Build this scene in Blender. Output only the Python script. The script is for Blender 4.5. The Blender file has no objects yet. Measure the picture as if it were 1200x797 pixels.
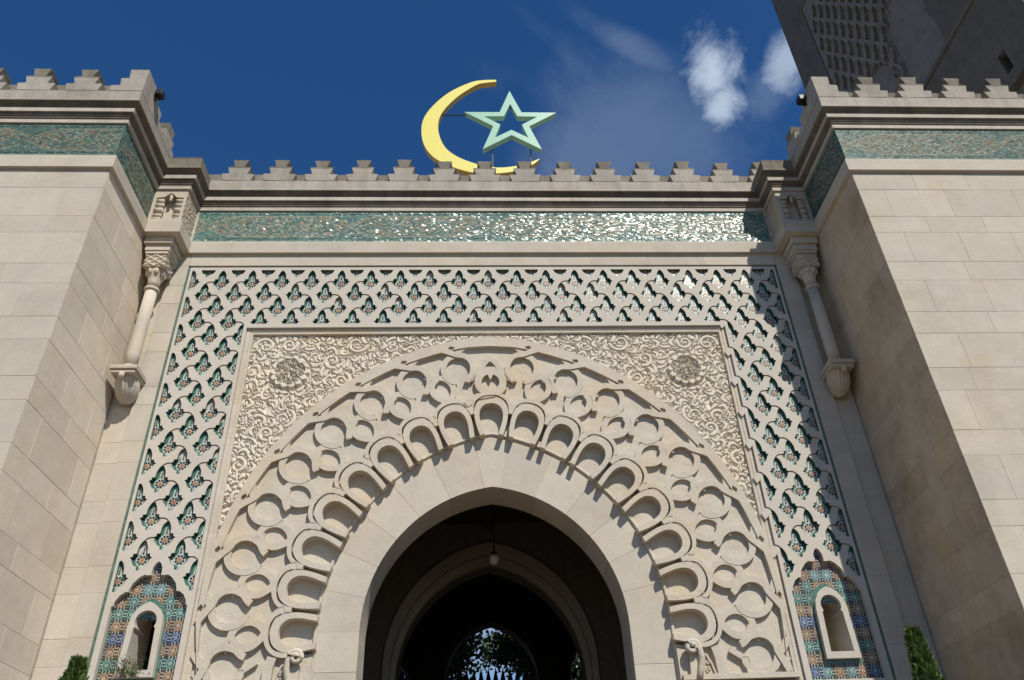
import bpy, math, random
import numpy as np
from mathutils import Vector, Matrix
from mathutils.geometry import delaunay_2d_cdt
random.seed(7); rng = np.random.default_rng(7)
scene = bpy.context.scene
col = scene.collection
R = math.radians

# ------------------------------------------------------------------ camera
F_PX, PITCH, YAW, ROLL, CX = 936.43, 0.60802, -0.061287, -0.041724, -0.2713
cam_d = bpy.data.cameras.new('camera'); cam = bpy.data.objects.new('camera', cam_d); col.objects.link(cam)
cy_, sy_ = math.cos(YAW), math.sin(YAW)
fw = Vector((-sy_*math.cos(PITCH), cy_*math.cos(PITCH), math.sin(PITCH)))
rt = Vector((cy_, sy_, 0)); up = rt.cross(fw)
r2 = rt*math.cos(ROLL) + up*math.sin(ROLL); u2 = up*math.cos(ROLL) - rt*math.sin(ROLL)
m = Matrix((r2, u2, -fw)).transposed().to_4x4(); m.translation = Vector((CX, -10.0, 1.6))
cam.matrix_world = m
cam_d.sensor_width = 36.0; cam_d.lens = 36.0*F_PX/1200.0
cam_d.clip_start = 0.05; cam_d.clip_end = 3000
scene.camera = cam

# ------------------------------------------------------------------ light, sky, exposure
SUN = Vector((0.487, -1.0, 1.27)).normalized()
sd = bpy.data.lights.new('sun', 'SUN'); sun = bpy.data.objects.new('sun', sd); col.objects.link(sun)
sd.energy = 4.85; sd.angle = R(0.53); sd.color = (1.0, 0.95, 0.86)
sun.rotation_mode = 'QUATERNION'; sun.rotation_quaternion = SUN.to_track_quat('Z', 'Y'); sun.location = (8, -16, 22)
scene.view_settings.view_transform = 'Standard'; scene.view_settings.look = 'None'
scene.view_settings.exposure = 0.0; scene.view_settings.gamma = 1.0
world = bpy.data.worlds.new('World'); scene.world = world; world.use_nodes = True

def px_dir(px, py):
    v = fw*F_PX + r2*(px-600) + u2*(398.5-py)
    return v.normalized()

def build_world():
    nt = world.node_tree; N = nt.nodes; L = nt.links; N.clear()
    out = N.new('ShaderNodeOutputWorld'); bg = N.new('ShaderNodeBackground'); bg.inputs[1].default_value = 0.067
    sky = N.new('ShaderNodeTexSky'); sky.sky_type = 'NISHITA'; sky.sun_disc = False
    sky.sun_elevation = math.asin(SUN.z); sky.sun_rotation = math.atan2(SUN.x, SUN.y)
    sky.air_density = 1.0; sky.dust_density = 0.05; sky.ozone_density = 3.5; sky.altitude = 100
    hsv = N.new('ShaderNodeHueSaturation'); hsv.inputs['Saturation'].default_value = 1.27; hsv.inputs['Value'].default_value = 1.42; hsv.inputs['Hue'].default_value = .506
    L.new(sky.outputs[0], hsv.inputs['Color'])
    tc = N.new('ShaderNodeTexCoord')
    def noise(scale, detail, rough, dist=0.0, off=(0, 0, 0), stretch=(1, 1, 1)):
        mp = N.new('ShaderNodeMapping'); mp.inputs['Location'].default_value = off; mp.inputs['Scale'].default_value = stretch
        L.new(tc.outputs['Generated'], mp.inputs[0])
        n = N.new('ShaderNodeTexNoise'); n.inputs['Scale'].default_value = scale; n.inputs['Detail'].default_value = detail
        n.inputs['Roughness'].default_value = rough; n.inputs['Distortion'].default_value = dist
        L.new(mp.outputs[0], n.inputs['Vector']); return n
    def ramp(sock, a, b, to=1.0):
        r = N.new('ShaderNodeMapRange'); r.interpolation_type = 'SMOOTHSTEP'
        r.inputs[1].default_value = a; r.inputs[2].default_value = b; r.inputs[4].default_value = to
        L.new(sock, r.inputs[0]); return r.outputs[0]
    def math2(op, a, b):
        n = N.new('ShaderNodeMath'); n.operation = op
        for i, s in enumerate((a, b)):
            if isinstance(s, (int, float)): n.inputs[i].default_value = s
            else: L.new(s, n.inputs[i])
        return n.outputs[0]
    base = noise(5.0, 8, 0.6, 0.4)
    fine = noise(16.0, 8, 0.65, 0.3)
    total = None
    # small fair weather clouds: a direction, an angular radius along the picture's right and up, its density
    for px, py, ru, rv, dens, rot in ((836, 84, .034, .040, 1.0, .1), (846, 122, .022, .034, .9, -.2), (922, 76, .024, .036, .72, -.3), (900, 108, .030, .026, .16, 0),
                                     (745, 150, .15, .08, .17, -.35), (690, 190, .11, .10, .18, 0), (735, 52, .07, .018, .16, -.55),
                                     (574, 752, .2, .1, .5, 0), (900, -900, .4, .3, .3, 0), (-1300, 300, .3, .2, .4, 0)):
        d = px_dir(px, py); ru_, rv_ = ru, rv
        a = r2*math.cos(rot) + u2*math.sin(rot); a = (a - d*a.dot(d)).normalized(); b = d.cross(a)
        geo = []
        for ax, rad in ((a, ru_), (b, rv_)):
            vm = N.new('ShaderNodeVectorMath'); vm.operation = 'DOT_PRODUCT'; vm.inputs[1].default_value = ax
            L.new(tc.outputs['Generated'], vm.inputs[0])
            q = math2('DIVIDE', math2('SUBTRACT', vm.outputs['Value'], float(d.dot(ax))), rad)
            geo.append(math2('MULTIPLY', q, q))
        vm = N.new('ShaderNodeVectorMath'); vm.operation = 'DOT_PRODUCT'; vm.inputs[1].default_value = d
        L.new(tc.outputs['Generated'], vm.inputs[0])
        front = ramp(vm.outputs['Value'], 0.3, 0.5)
        rr = math2('SQRT', math2('ADD', geo[0], geo[1]), 0)
        wob = math2('ADD', rr, math2('MULTIPLY', math2('SUBTRACT', (fine if ru < .05 else base).outputs[0], 0.5), 2.7 if ru < .05 else 3.0))
        mk = ramp(wob, 1.3, 0.1, 1.0)
        # ramp with a > b keeps falling with distance
        mk = math2('MULTIPLY', math2('MULTIPLY', mk, front), dens)
        total = mk if total is None else math2('MAXIMUM', total, mk)
    mix = N.new('ShaderNodeMixRGB'); mix.inputs[2].default_value = (7.4, 8.9, 11.0, 1)
    L.new(total, mix.inputs[0]); L.new(hsv.outputs[0], mix.inputs[1]); L.new(mix.outputs[0], bg.inputs[0]); L.new(bg.outputs[0], out.inputs[0])
build_world()

# ------------------------------------------------------------------ materials
def mat_stone(name, c, var=.10, rough=.85, bump=.25, stain=0.25, warm=0.35, streak=0.0, tint=.10):
    mt = bpy.data.materials.new(name); mt.use_nodes = True; nt = mt.node_tree; N = nt.nodes; L = nt.links
    bs = N['Principled BSDF']; bs.inputs['Roughness'].default_value = rough
    if 'Specular IOR Level' in bs.inputs: bs.inputs['Specular IOR Level'].default_value = .25
    geo = N.new('ShaderNodeNewGeometry'); oi = N.new('ShaderNodeObjectInfo')
    def noise(s, d, r, sc=(1, 1, 1)):
        mp = N.new('ShaderNodeMapping'); mp.inputs['Scale'].default_value = sc; L.new(geo.outputs['Position'], mp.inputs[0])
        n = N.new('ShaderNodeTexNoise'); n.inputs['Scale'].default_value = s; n.inputs['Detail'].default_value = d; n.inputs['Roughness'].default_value = r
        L.new(mp.outputs[0], n.inputs['Vector']); return n.outputs[0]
    def mr(s, a, b, c0, c1):
        r = N.new('ShaderNodeMapRange'); 
        for i, v in ((1, a), (2, b), (3, c0), (4, c1)): r.inputs[i].default_value = v
        L.new(s, r.inputs[0]); return r.outputs[0]
    def mul(a, b, op='MULTIPLY'):
        n = N.new('ShaderNodeMath'); n.operation = op; L.new(a, n.inputs[0])
        if isinstance(b, float): n.inputs[1].default_value = b
        else: L.new(b, n.inputs[1])
        return n.outputs[0]
    cr = N.new('ShaderNodeMixRGB'); cr.inputs[1].default_value = (*c, 1)
    cr.inputs[2].default_value = (c[0]*1.04, c[1]*.88, c[2]*.66, 1)
    L.new(mr(noise(1.1, 5, .6), .45, .72, 0, warm), cr.inputs[0])
    v1 = mr(noise(3.5, 7, .65), .3, .7, 1-var, 1+var)
    v2 = mr(noise(38, 4, .7), .25, .75, 1-var*.7, 1+var*.7)
    v3 = mr(oi.outputs['Random'], 0, 1, 1-tint, 1+tint*.55)
    v4 = mr(noise(.9, 9, .7), .5, .8, 1, 1-stain)
    val = mul(mul(mul(v1, v2), v3), v4)
    if streak: val = mul(val, mr(noise(5, 8, .75, (1, 1, .12)), .45, .8, 1, 1-streak))
    cm = N.new('ShaderNodeVectorMath'); cm.operation = 'SCALE'; L.new(cr.outputs[0], cm.inputs[0]); L.new(val, cm.inputs['Scale'])
    L.new(cm.outputs[0], bs.inputs['Base Color'])
    bp = N.new('ShaderNodeBump'); bp.inputs['Strength'].default_value = bump; bp.inputs['Distance'].default_value = .02
    L.new(mul(noise(55, 6, .7), noise(9, 5, .6), 'ADD'), bp.inputs['Height']); L.new(bp.outputs[0], bs.inputs['Normal'])
    return mt

def mat_plain(name, c, rough=.5, var=.08, bump=0, metal=0, scale=12):
    mt = bpy.data.materials.new(name); mt.use_nodes = True; nt = mt.node_tree; N = nt.nodes; L = nt.links
    bs = N['Principled BSDF']; bs.inputs['Roughness'].default_value = rough; bs.inputs['Metallic'].default_value = metal
    geo = N.new('ShaderNodeNewGeometry')
    n = N.new('ShaderNodeTexNoise'); n.inputs['Scale'].default_value = scale; n.inputs['Detail'].default_value = 6; L.new(geo.outputs['Position'], n.inputs['Vector'])
    r = N.new('ShaderNodeMapRange'); r.inputs[1].default_value = .3; r.inputs[2].default_value = .7; r.inputs[3].default_value = 1-var; r.inputs[4].default_value = 1+var
    L.new(n.outputs[0], r.inputs[0])
    cm = N.new('ShaderNodeVectorMath'); cm.operation = 'SCALE'; cm.inputs[0].default_value = c; L.new(r.outputs[0], cm.inputs['Scale']); L.new(cm.outputs[0], bs.inputs['Base Color'])
    if bump:
        bp = N.new('ShaderNodeBump'); bp.inputs['Strength'].default_value = bump; bp.inputs['Distance'].default_value = .01
        L.new(n.outputs[0], bp.inputs['Height']); L.new(bp.outputs[0], bs.inputs['Normal'])
    return mt

def mat_attr(name, rough=.22, var=.25, scale=9):
    mt = bpy.data.materials.new(name); mt.use_nodes = True; nt = mt.node_tree; N = nt.nodes; L = nt.links
    bs = N['Principled BSDF']; bs.inputs['Roughness'].default_value = rough
    at = N.new('ShaderNodeAttribute'); at.attribute_name = 'tint'
    geo = N.new('ShaderNodeNewGeometry')
    n = N.new('ShaderNodeTexNoise'); n.inputs['Scale'].default_value = scale; n.inputs['Detail'].default_value = 4; L.new(geo.outputs['Position'], n.inputs['Vector'])
    r = N.new('ShaderNodeMapRange'); r.inputs[1].default_value = .3; r.inputs[2].default_value = .7; r.inputs[3].default_value = 1-var; r.inputs[4].default_value = 1+var
    L.new(n.outputs[0], r.inputs[0])
    cm = N.new('ShaderNodeVectorMath'); cm.operation = 'SCALE'; L.new(at.outputs['Color'], cm.inputs[0]); L.new(r.outputs[0], cm.inputs['Scale']); L.new(cm.outputs[0], bs.inputs['Base Color'])
    return mt

LIME = (.515, .46, .378)
M = dict(
    stone=mat_stone('limestone_smooth', LIME, .06, stain=.18, warm=.35, bump=.2, tint=.07, streak=.07),
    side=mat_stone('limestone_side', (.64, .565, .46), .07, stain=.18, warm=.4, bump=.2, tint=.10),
    carved=mat_stone('limestone_carved', (.545, .487, .398), .08, stain=.16, warm=.6, bump=.45, tint=.03),
    spandrel=mat_stone('limestone_spandrel', (.66, .595, .49), .05, stain=.08, warm=.35, bump=.2, tint=.02),
    lattice=mat_stone('limestone_lattice', (.53, .485, .42), .05, stain=.12, warm=.25, bump=.25, tint=.03),
    weathered=mat_stone('limestone_weathered', (.44, .39, .32), .18, stain=.5, warm=.5, bump=.5, streak=.35, tint=.12),
    parapet=mat_stone('limestone_parapet', (.40, .36, .305), .12, stain=.35, warm=.3, bump=.4, streak=.3),
    lichen=mat_stone('limestone_lichen', (.23, .205, .165), .22, stain=.4, warm=.4, bump=.6, streak=.4),
    flank_shade=mat_stone('limestone_flank_shade', (.52, .435, .325), .12, stain=.4, warm=.7, bump=.3, streak=.15, tint=.12),  # darker copy of the flank stone, the right flank's shade put into its colour
    bed=mat_stone('lime_mortar_bed', (.36, .32, .26), .15, tint=0),
    mosaicdull=mat_attr('weathered_mosaic', .5, .15),
    soot_shade=mat_stone('limestone_soot_shade', (.17, .145, .12), .3, stain=.5, warm=.4, bump=.5, streak=.4),  # sooty tone that also paints the shade under the cornice into the coves
    fillet=mat_stone('limestone_cornice', (.50, .45, .38), .08, stain=.3, warm=.3, bump=.3, streak=.25),
    mortar=mat_stone('lime_mortar', (.46, .41, .34), .15, tint=0),
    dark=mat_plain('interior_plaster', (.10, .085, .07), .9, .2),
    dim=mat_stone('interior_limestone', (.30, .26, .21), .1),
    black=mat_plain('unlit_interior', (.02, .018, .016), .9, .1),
    green=mat_plain('green_glaze', (.085, .165, .125), .2, .3, scale=20),
    tile=mat_attr('glazed_tile', .33), mosaic=mat_attr('glazed_mosaic', .30, .12),
    gold=mat_plain('yellow_painted_metal', (.80, .70, .16), .35, .012), goldside=mat_plain('dark_yellow_edge', (.45, .30, .05), .4, .1),
    mint=mat_plain('pale_green_painted_metal', (.26, .50, .37), .4, .03),
    steel=mat_plain('galvanised_steel', (.25, .26, .27), .4, .1, metal=.6), iron=mat_plain('black_iron', (.015, .015, .016), .5, .1),
    glass=mat_plain('opal_glass', (.55, .52, .45), .2, .02),
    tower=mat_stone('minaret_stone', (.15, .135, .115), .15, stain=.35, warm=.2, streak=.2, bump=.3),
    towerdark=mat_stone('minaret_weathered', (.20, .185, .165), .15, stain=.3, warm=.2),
    bark=mat_plain('bark', (.10, .075, .05), .9, .3, .4), roof=mat_plain('zinc_roof', (.35, .33, .30), .5, .1),
    ground=mat_stone('sandy_setts', (.15, .12, .09), .1, stain=.3, tint=0),
)
def mat_leaf(name, c1, c2):
    mt = bpy.data.materials.new(name); mt.use_nodes = True; nt = mt.node_tree; N = nt.nodes; L = nt.links
    bs = N['Principled BSDF']; bs.inputs['Roughness'].default_value = .6
    geo = N.new('ShaderNodeNewGeometry'); n = N.new('ShaderNodeTexNoise'); n.inputs['Scale'].default_value = 14; n.inputs['Detail'].default_value = 3
    L.new(geo.outputs['Position'], n.inputs['Vector'])
    mx = N.new('ShaderNodeMixRGB'); mx.inputs[1].default_value = (*c1, 1); mx.inputs[2].default_value = (*c2, 1)
    r = N.new('ShaderNodeMapRange'); r.inputs[1].default_value = .38; r.inputs[2].default_value = .62; L.new(n.outputs[0], r.inputs[0])
    L.new(r.outputs[0], mx.inputs[0]); L.new(mx.outputs[0], bs.inputs['Base Color'])
    tr = N.new('ShaderNodeBsdfTranslucent'); L.new(mx.outputs[0], tr.inputs[0])
    ms = N.new('ShaderNodeMixShader'); ms.inputs[0].default_value = .25; L.new(bs.outputs[0], ms.inputs[1]); L.new(tr.outputs[0], ms.inputs[2])
    L.new(ms.outputs[0], N['Material Output'].inputs[0]); return mt
M['mosaicdull'].node_tree.nodes['Principled BSDF'].inputs['Specular IOR Level'].default_value = .15
M['conifer'] = mat_leaf('conifer_foliage', (.055, .10, .018), (.12, .19, .04))
M['leaf'] = mat_leaf('tree_foliage', (.03, .06, .015), (.07, .12, .03))

# ------------------------------------------------------------------ helpers
def link(o, parent=None):
    col.objects.link(o)
    if parent is not None:
        o.parent = parent
        if parent.parent is None and parent.location.length > 0: o.matrix_parent_inverse = Matrix.Translation(-parent.location)
    return o
def thing(name, label, cat, loc=(0, 0, 0), group=None):
    o = bpy.data.objects.new(name, None); o.location = loc; o.empty_display_size = .3; col.objects.link(o)
    o['label'] = label; o['category'] = cat
    if group: o['group'] = group
    return o
def obj(name, vf, mats, parent=None, idx=None, smooth=False, loc=None, tint=None):
    vs, fs = vf
    me = bpy.data.meshes.new(name); me.from_pydata([tuple(v) for v in vs], [], [tuple(f) for f in fs])
    for mm in (mats if isinstance(mats, (list, tuple)) else [mats]): me.materials.append(mm)
    if idx is not None: me.polygons.foreach_set('material_index', np.asarray(idx, dtype=np.int32))
    if tint is not None:
        a = me.attributes.new('tint', 'FLOAT_COLOR', 'FACE'); t = np.ones((len(me.polygons), 4), dtype=np.float32); t[:, :3] = np.asarray(tint, dtype=np.float32)
        a.data.foreach_set('color', t.ravel())
    if smooth: me.polygons.foreach_set('use_smooth', [True]*len(me.polygons))
    me.update()
    o = bpy.data.objects.new(name, me)
    if loc is not None: o.location = loc
    return link(o, parent)
def join(parts):
    V, Fc = [], []
    for v, f in parts:
        n = len(V); V += list(v); Fc += [tuple(i+n for i in q) for q in f]
    return V, Fc
def box(x0, x1, y0, y1, z0, z1):
    v = [(x0, y0, z0), (x1, y0, z0), (x1, y1, z0), (x0, y1, z0), (x0, y0, z1), (x1, y0, z1), (x1, y1, z1), (x0, y1, z1)]
    return v, [(3, 2, 1, 0), (4, 5, 6, 7), (0, 1, 5, 4), (1, 2, 6, 5), (2, 3, 7, 6), (3, 0, 4, 7)]
def cbox(x0, x1, y0, y1, z0, z1, c=.008):
    """box whose corners toward the viewer and sides are chamfered (12 + 8 faces)"""
    def ring(y, i): return [(x0+i, y, z0+i), (x1-i, y, z0+i), (x1-i, y, z1-i), (x0+i, y, z1-i)]
    v = ring(y0, c)+ring(y0+c, 0)+ring(y1, 0); f = [(0, 1, 2, 3)]
    for a, b in ((0, 4), (4, 8)):
        for k in range(4): f.append((a+k, b+k, b+(k+1) % 4, a+(k+1) % 4))
    f.append((11, 10, 9, 8)); return v, f
def prism(poly, y0, y1, c=0.0):
    """closed polygon in x,z extruded from y0 (front) to y1"""
    n = len(poly); A = sum(poly[i][0]*poly[(i+1) % n][1]-poly[(i+1) % n][0]*poly[i][1] for i in range(n))
    if A < 0: poly = poly[::-1]
    v = [(p[0], y0, p[1]) for p in poly]+[(p[0], y1, p[1]) for p in poly]
    f = [tuple(range(n)), tuple(range(2*n-1, n-1, -1))]+[(i, i+n, (i+1) % n+n, (i+1) % n) for i in range(n)]
    return v, f
def lathe(prof, cx, cy, n=24, lobes=0, amp=0.0, sq=0.0):
    V = []; 
    for r, z in prof:
        for k in range(n):
            a = 2*math.pi*k/n; rr = r*(1+amp*math.cos(lobes*a)) if lobes else r
            V.append((cx+rr*math.cos(a), cy+rr*math.sin(a), z))
    Fc = []
    for i in range(len(prof)-1):
        for k in range(n): Fc.append((i*n+k, i*n+(k+1) % n, (i+1)*n+(k+1) % n, (i+1)*n+k))
    Fc.append(tuple(range(n))[::-1]); Fc.append(tuple(range((len(prof)-1)*n, len(prof)*n))); return V, Fc
def tube(pts, r, n=8):
    V = []; Fc = []; P = [Vector(p) for p in pts]
    for i, p in enumerate(P):
        t = (P[min(i+1, len(P)-1)]-P[max(i-1, 0)]).normalized()
        a = t.orthogonal().normalized() if abs(t.z) > .9 else t.cross(Vector((0, 0, 1))).normalized(); b = t.cross(a)
        rr = r[i] if isinstance(r, (list, tuple)) else r
        for k in range(n):
            q = p+(a*math.cos(2*math.pi*k/n)+b*math.sin(2*math.pi*k/n))*rr; V.append(tuple(q))
    for i in range(len(P)-1):
        for k in range(n): Fc.append((i*n+k, i*n+(k+1) % n, (i+1)*n+(k+1) % n, (i+1)*n+k))
    Fc.append(tuple(range(n))[::-1]); Fc.append(tuple(range((len(P)-1)*n, len(P)*n))); return V, Fc
def ccw(p):
    A = sum(p[i][0]*p[(i+1) % len(p)][1]-p[(i+1) % len(p)][0]*p[i][1] for i in range(len(p)))
    return list(p) if A > 0 else list(p)[::-1]
def relief(polys, wallfn=None, skirt=None, back=None, seamless=False):
    """polys: (points, level, priority). Faces take the level of the highest priority polygon over them;
    level None cuts through. Vertical walls close every step."""
    vc = []; ed = []; info = []; P_ = []
    for pts, lv, pr in polys:
        pts = ccw(pts); n = len(vc); m_ = len(pts); vc += [Vector(p) for p in pts]; ed += [(n+i, n+(i+1) % m_) for i in range(m_)]; info.append((pr, lv)); P_.append(np.array([(p[0], p[1]) for p in pts], float))
    ov, oe, of, a, b, _ = delaunay_2d_cdt(vc, ed, [], 0, 1e-5, False)
    co = np.array([(v[0], v[1]) for v in ov]); tri = np.array(of); cen = co[tri].mean(1)
    best = np.full(len(tri), -1e9); who = np.full(len(tri), -1); order = np.argsort(cen[:, 0]); cx_s = cen[order, 0]
    for i, p in enumerate(P_):
        if True:
            i0, i1 = np.searchsorted(cx_s, p[:, 0].min()), np.searchsorted(cx_s, p[:, 0].max()); ids = order[i0:i1]
            ids = ids[(cen[ids, 1] >= p[:, 1].min()) & (cen[ids, 1] <= p[:, 1].max()) & (best[ids] < info[i][0])]
            if not len(ids): continue
            x, z = cen[ids, 0][:, None], cen[ids, 1][:, None]; q = np.roll(p, -1, 0); x0, z0, x1, z1 = p[:, 0], p[:, 1], q[:, 0], q[:, 1]
            dz = np.where(z1 == z0, 1e-12, z1-z0); hit = ((z0 > z) != (z1 > z)) & (x < (x1-x0)*(z-z0)/dz+x0)
            ins = ids[(hit.sum(1) % 2) == 1]; best[ins] = info[i][0]; who[ins] = i
    orf = [[w] if w >= 0 else [] for w in who]
    V = []; key = {}; Fc = []; mi = []
    def vid(i, lv):
        k = (i, round(lv*1e5))
        if k not in key: key[k] = len(V); V.append((ov[i][0], lv, ov[i][1]))
        return key[k]
    edges = {}
    for f, o in zip(of, orf):
        if not o: continue
        lv = max((info[k] for k in o), key=lambda t: t[0])[1]
        if lv is not None:
            q = [vid(i, lv) for i in f]; 
            Fc.append(q); mi.append(0)
        n = len(f)
        for k in range(n):
            i, j = f[k], f[(k+1) % n]; edges.setdefault((min(i, j), max(i, j)), []).append((i, j, lv))
    for e, L_ in edges.items():
        if len(L_) == 2:
            (i, j, l1), (_, _, l2) = L_
            if l1 == l2: continue
            if l1 is None: i, j, l1, l2 = j, i, l2, l1
            if l2 is None: l2 = back if back is not None else l1+.05
            if l1 > l2: i, j, l1, l2 = j, i, l2, l1
        else:
            i, j, l1 = L_[0]
            if skirt is None or l1 is None: continue
            l2 = skirt
            if l2 <= l1: continue
        Fc.append([vid(j, l1), vid(i, l1), vid(i, l2), vid(j, l2)]); mi.append(wallfn(l1, l2) if wallfn else 0)
    return (V, Fc), mi
def slab(outer, holes, y0, y1):
    (V, Fc), mi = relief([(outer, y0, 0)]+[(h, None, 1) for h in holes], skirt=y1, back=y1)
    n = len(V); extra = []
    front = [f for f in Fc if all(abs(V[i][1]-y0) < 1e-6 for i in f)]
    m_ = {}
    for f in front:
        q = []
        for i in f[::-1]:
            if i not in m_: m_[i] = len(V); V.append((V[i][0], y1, V[i][2]))
            q.append(m_[i])
        Fc.append(q)
    return V, Fc
def clip(poly, a, b, c):
    """keep a*x+b*z+c >= 0"""
    out = []
    for i in range(len(poly)):
        p, q = poly[i], poly[(i+1) % len(poly)]; dp = a*p[0]+b*p[1]+c; dq = a*q[0]+b*q[1]+c
        if dp >= 0: out.append(p)
        if (dp >= 0) != (dq >= 0):
            t = dp/(dp-dq); out.append((p[0]+(q[0]-p[0])*t, p[1]+(q[1]-p[1])*t))
    return out
def area(p): return abs(sum(p[i][0]*p[(i+1) % len(p)][1]-p[(i+1) % len(p)][0]*p[i][1] for i in range(len(p))))/2
def crom(pts, n=4):
    P = [np.array(p, float) for p in pts]; out = []
    for i in range(len(P)-1):
        p0 = P[i-1] if i else 2*P[0]-P[1]; p1 = P[i]; p2 = P[i+1]; p3 = P[i+2] if i+2 < len(P) else 2*P[-1]-P[-2]
        for k in range(n):
            t = k/n; out.append(.5*((2*p1)+(-p0+p2)*t+(2*p0-5*p1+4*p2-p3)*t*t+(-p0+3*p1-3*p2+p3)*t**3))
    out.append(P[-1]); return out
def stroke(pts, w, lv, pr):
    """ribbon along a polyline as quads sharing mitred corners; w is a width or a list of widths"""
    P = [np.array(p, float) for p in pts]; L_ = []; Rr = []; n = len(P)
    for i in range(n):
        a = P[i]-P[i-1] if i else P[1]-P[0]; b = P[i+1]-P[i] if i < n-1 else a
        a = a/np.linalg.norm(a); b = b/np.linalg.norm(b); t = a+b; t /= np.linalg.norm(t); nn = np.array([-t[1], t[0]])
        s = 1/max(.5, float(np.dot(nn, [-a[1], a[0]])))
        ww = (w[i] if isinstance(w, (list, tuple)) else w)/2*s
        L_.append(P[i]+nn*ww); Rr.append(P[i]-nn*ww)
    return [([tuple(Rr[i]), tuple(Rr[i+1]), tuple(L_[i+1]), tuple(L_[i])], lv, pr) for i in range(n-1)]
def arcp(c, r, a0, a1, n): return [(c[0]+r*math.cos(R(a0+(a1-a0)*k/n)), c[1]+r*math.sin(R(a0+(a1-a0)*k/n))) for k in range(n+1)]
def pointed(c, r, z0=None, n=18, side_z=None):
    """outline of a two centred pointed arch (right half centre c, radius r), left foot to right foot"""
    ap = math.degrees(math.acos(min(1, -c[0]/r))); a = arcp(c, r, 0 if side_z is None else side_z, ap, n)
    Rg = a[::-1]; Lf = [(-x, z) for x, z in a]
    pts = Lf+Rg[1:]
    if z0 is not None: pts = [(pts[0][0], z0)]+pts+[(pts[-1][0], z0)]
    return pts

def spiral(c, r, turns, a0, sg, w0, w1, n=22):
    return [(c[0]+r*(1-.88*k/n)*math.cos(a0+sg*turns*6.283*k/n), c[1]+r*(1-.88*k/n)*math.sin(a0+sg*turns*6.283*k/n)) for k in range(n+1)], [w0+(w1-w0)*k/n for k in range(n+1)]
XP, YP = 5.4, -1.85            # side walls of the pavilions and their fronts
Z_CORN = 11.255; Z_PAR = 11.86
COURSES = [0, .45, .8, 1.3, 1.62, 2.1, 2.44, 2.95, 3.28, 3.88, 4.22, 4.75, 5.06, 5.61, 5.945, 6.49, 6.82, 7.345, 7.69, 8.22, 8.55, 9.09, 9.395, 9.93, 10.267]
PATH = [(-12.0, YP), (-XP, YP), (-XP, -.5), (-4.87, -.5), (-4.87, 0), (4.87, 0), (4.87, -.5), (XP, -.5), (XP, YP), (12.0, YP)]
def sweep(prof, segs):
    """profile of (offset outwards, z) swept along segments of PATH with mitred corners"""
    V = []; Fc = []; n = len(PATH); offs = []
    nr = []
    for i in range(n-1):
        d = np.array(PATH[i+1])-np.array(PATH[i]); d = d/np.linalg.norm(d); nr.append(np.array([d[1], -d[0]]))
    def pt(i, o, seg):
        p = np.array(PATH[i])
        if i == 0 or i == n-1: q = p+nr[seg]*o
        else:
            a, b = nr[i-1], nr[i]; q = p+(a+b)*o/(1+float(np.dot(a, b)))
        return q
    for s in segs:
        b0 = len(V)
        for i in (s, s+1):
            for o, z in prof: q = pt(i, o, s); V.append((q[0], q[1], z))
        k = len(prof)
        for j in range(k-1): Fc.append((b0+j, b0+k+j, b0+k+j+1, b0+j+1))
    return V, Fc
P_MOULD = [(-.06, 10.275), (.052, 10.300), (.055, 10.50), (.040, 10.515), (.040, 10.545), (.02, 10.565), (-.06, 10.568)]
P_F3 = [(-.06, 11.255), (.030, 11.255), (.030, 11.338), (-.06, 11.339)]
P_F2 = [(-.06, 11.341), (.045, 11.341), (.050, 11.375), (.062, 11.38), (.064, 11.395), (.080, 11.428), (-.06, 11.429)]
P_F1 = [(-.06, 11.431), (.098, 11.431), (.098, 11.505), (-.06, 11.506)]
P_COVE = [(-.06, 11.508), (.085, 11.508), (.10, 11.55), (.135, 11.575), (.150, 11.600), (-.06, 11.601)]
P_PAR = [(-.16, 11.603), (.168, 11.603), (.168, 11.63), (.146, 11.66), (.142, 11.85), (.13, 11.862), (-.16, 11.862), (-.16, 11.602)]
P_CURB = [(-.16, 11.866), (.03, 11.866), (.03, 12.115), (-.16, 12.13), (-.16, 11.866)]
P_TOPCAP = [(-.3, 11.866), (.155, 11.866), (.155, 11.90), (-.3, 11.93)]

def merlon_mesh():
    h = [(.24, 0), (.262, .155), (.165, .165), (.19, .325), (.09, .335), (.122, .50)]
    poly = [(x, z) for x, z in h]+[(-x, z) for x, z in h[::-1]]
    # lower tiers clean, crown weathered: two stacked prisms in one mesh with two materials
    v1, f1 = prism([(.232, 0), (.275, .155), (.150, .165), (.190, .30), (-.190, .30), (-.150, .165), (-.275, .155), (-.232, 0)], 0, .25)
    v2, f2 = prism([(.190, .302), (.199, .325), (.082, .335), (.130, .50), (-.130, .50), (-.082, .335), (-.199, .325), (-.190, .302)], 0.0, .25)
    V, Fc = join([(v1, f1), (v2, f2)])
    me = bpy.data.meshes.new('merlon'); me.from_pydata(V, [], Fc); me.materials.append(M['parapet']); me.materials.append(M['lichen'])
    me.polygons.foreach_set('material_index', [0]*len(f1)+[1]*len(f2)); me.update(); return me
MERLON = merlon_mesh()
def merlon(parent, x, y, rz=0):
    o = bpy.data.objects.new('merlon', MERLON); o.location = (x, y, Z_PAR+.003); o.rotation_euler = (random.gauss(0, .006), random.gauss(0, .008), rz+random.gauss(0, .012)); o.scale = (1+random.gauss(0, .015), 1, 1+random.gauss(0, .02)); link(o, parent)

# ------------------------------------------------------------------ ground
obj('ground', ([(-400, -400, 0), (400, -400, 0), (400, 400, 0), (-400, 400, 0)], [(0, 1, 2, 3)]), M['ground'])['kind'] = 'structure'

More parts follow.
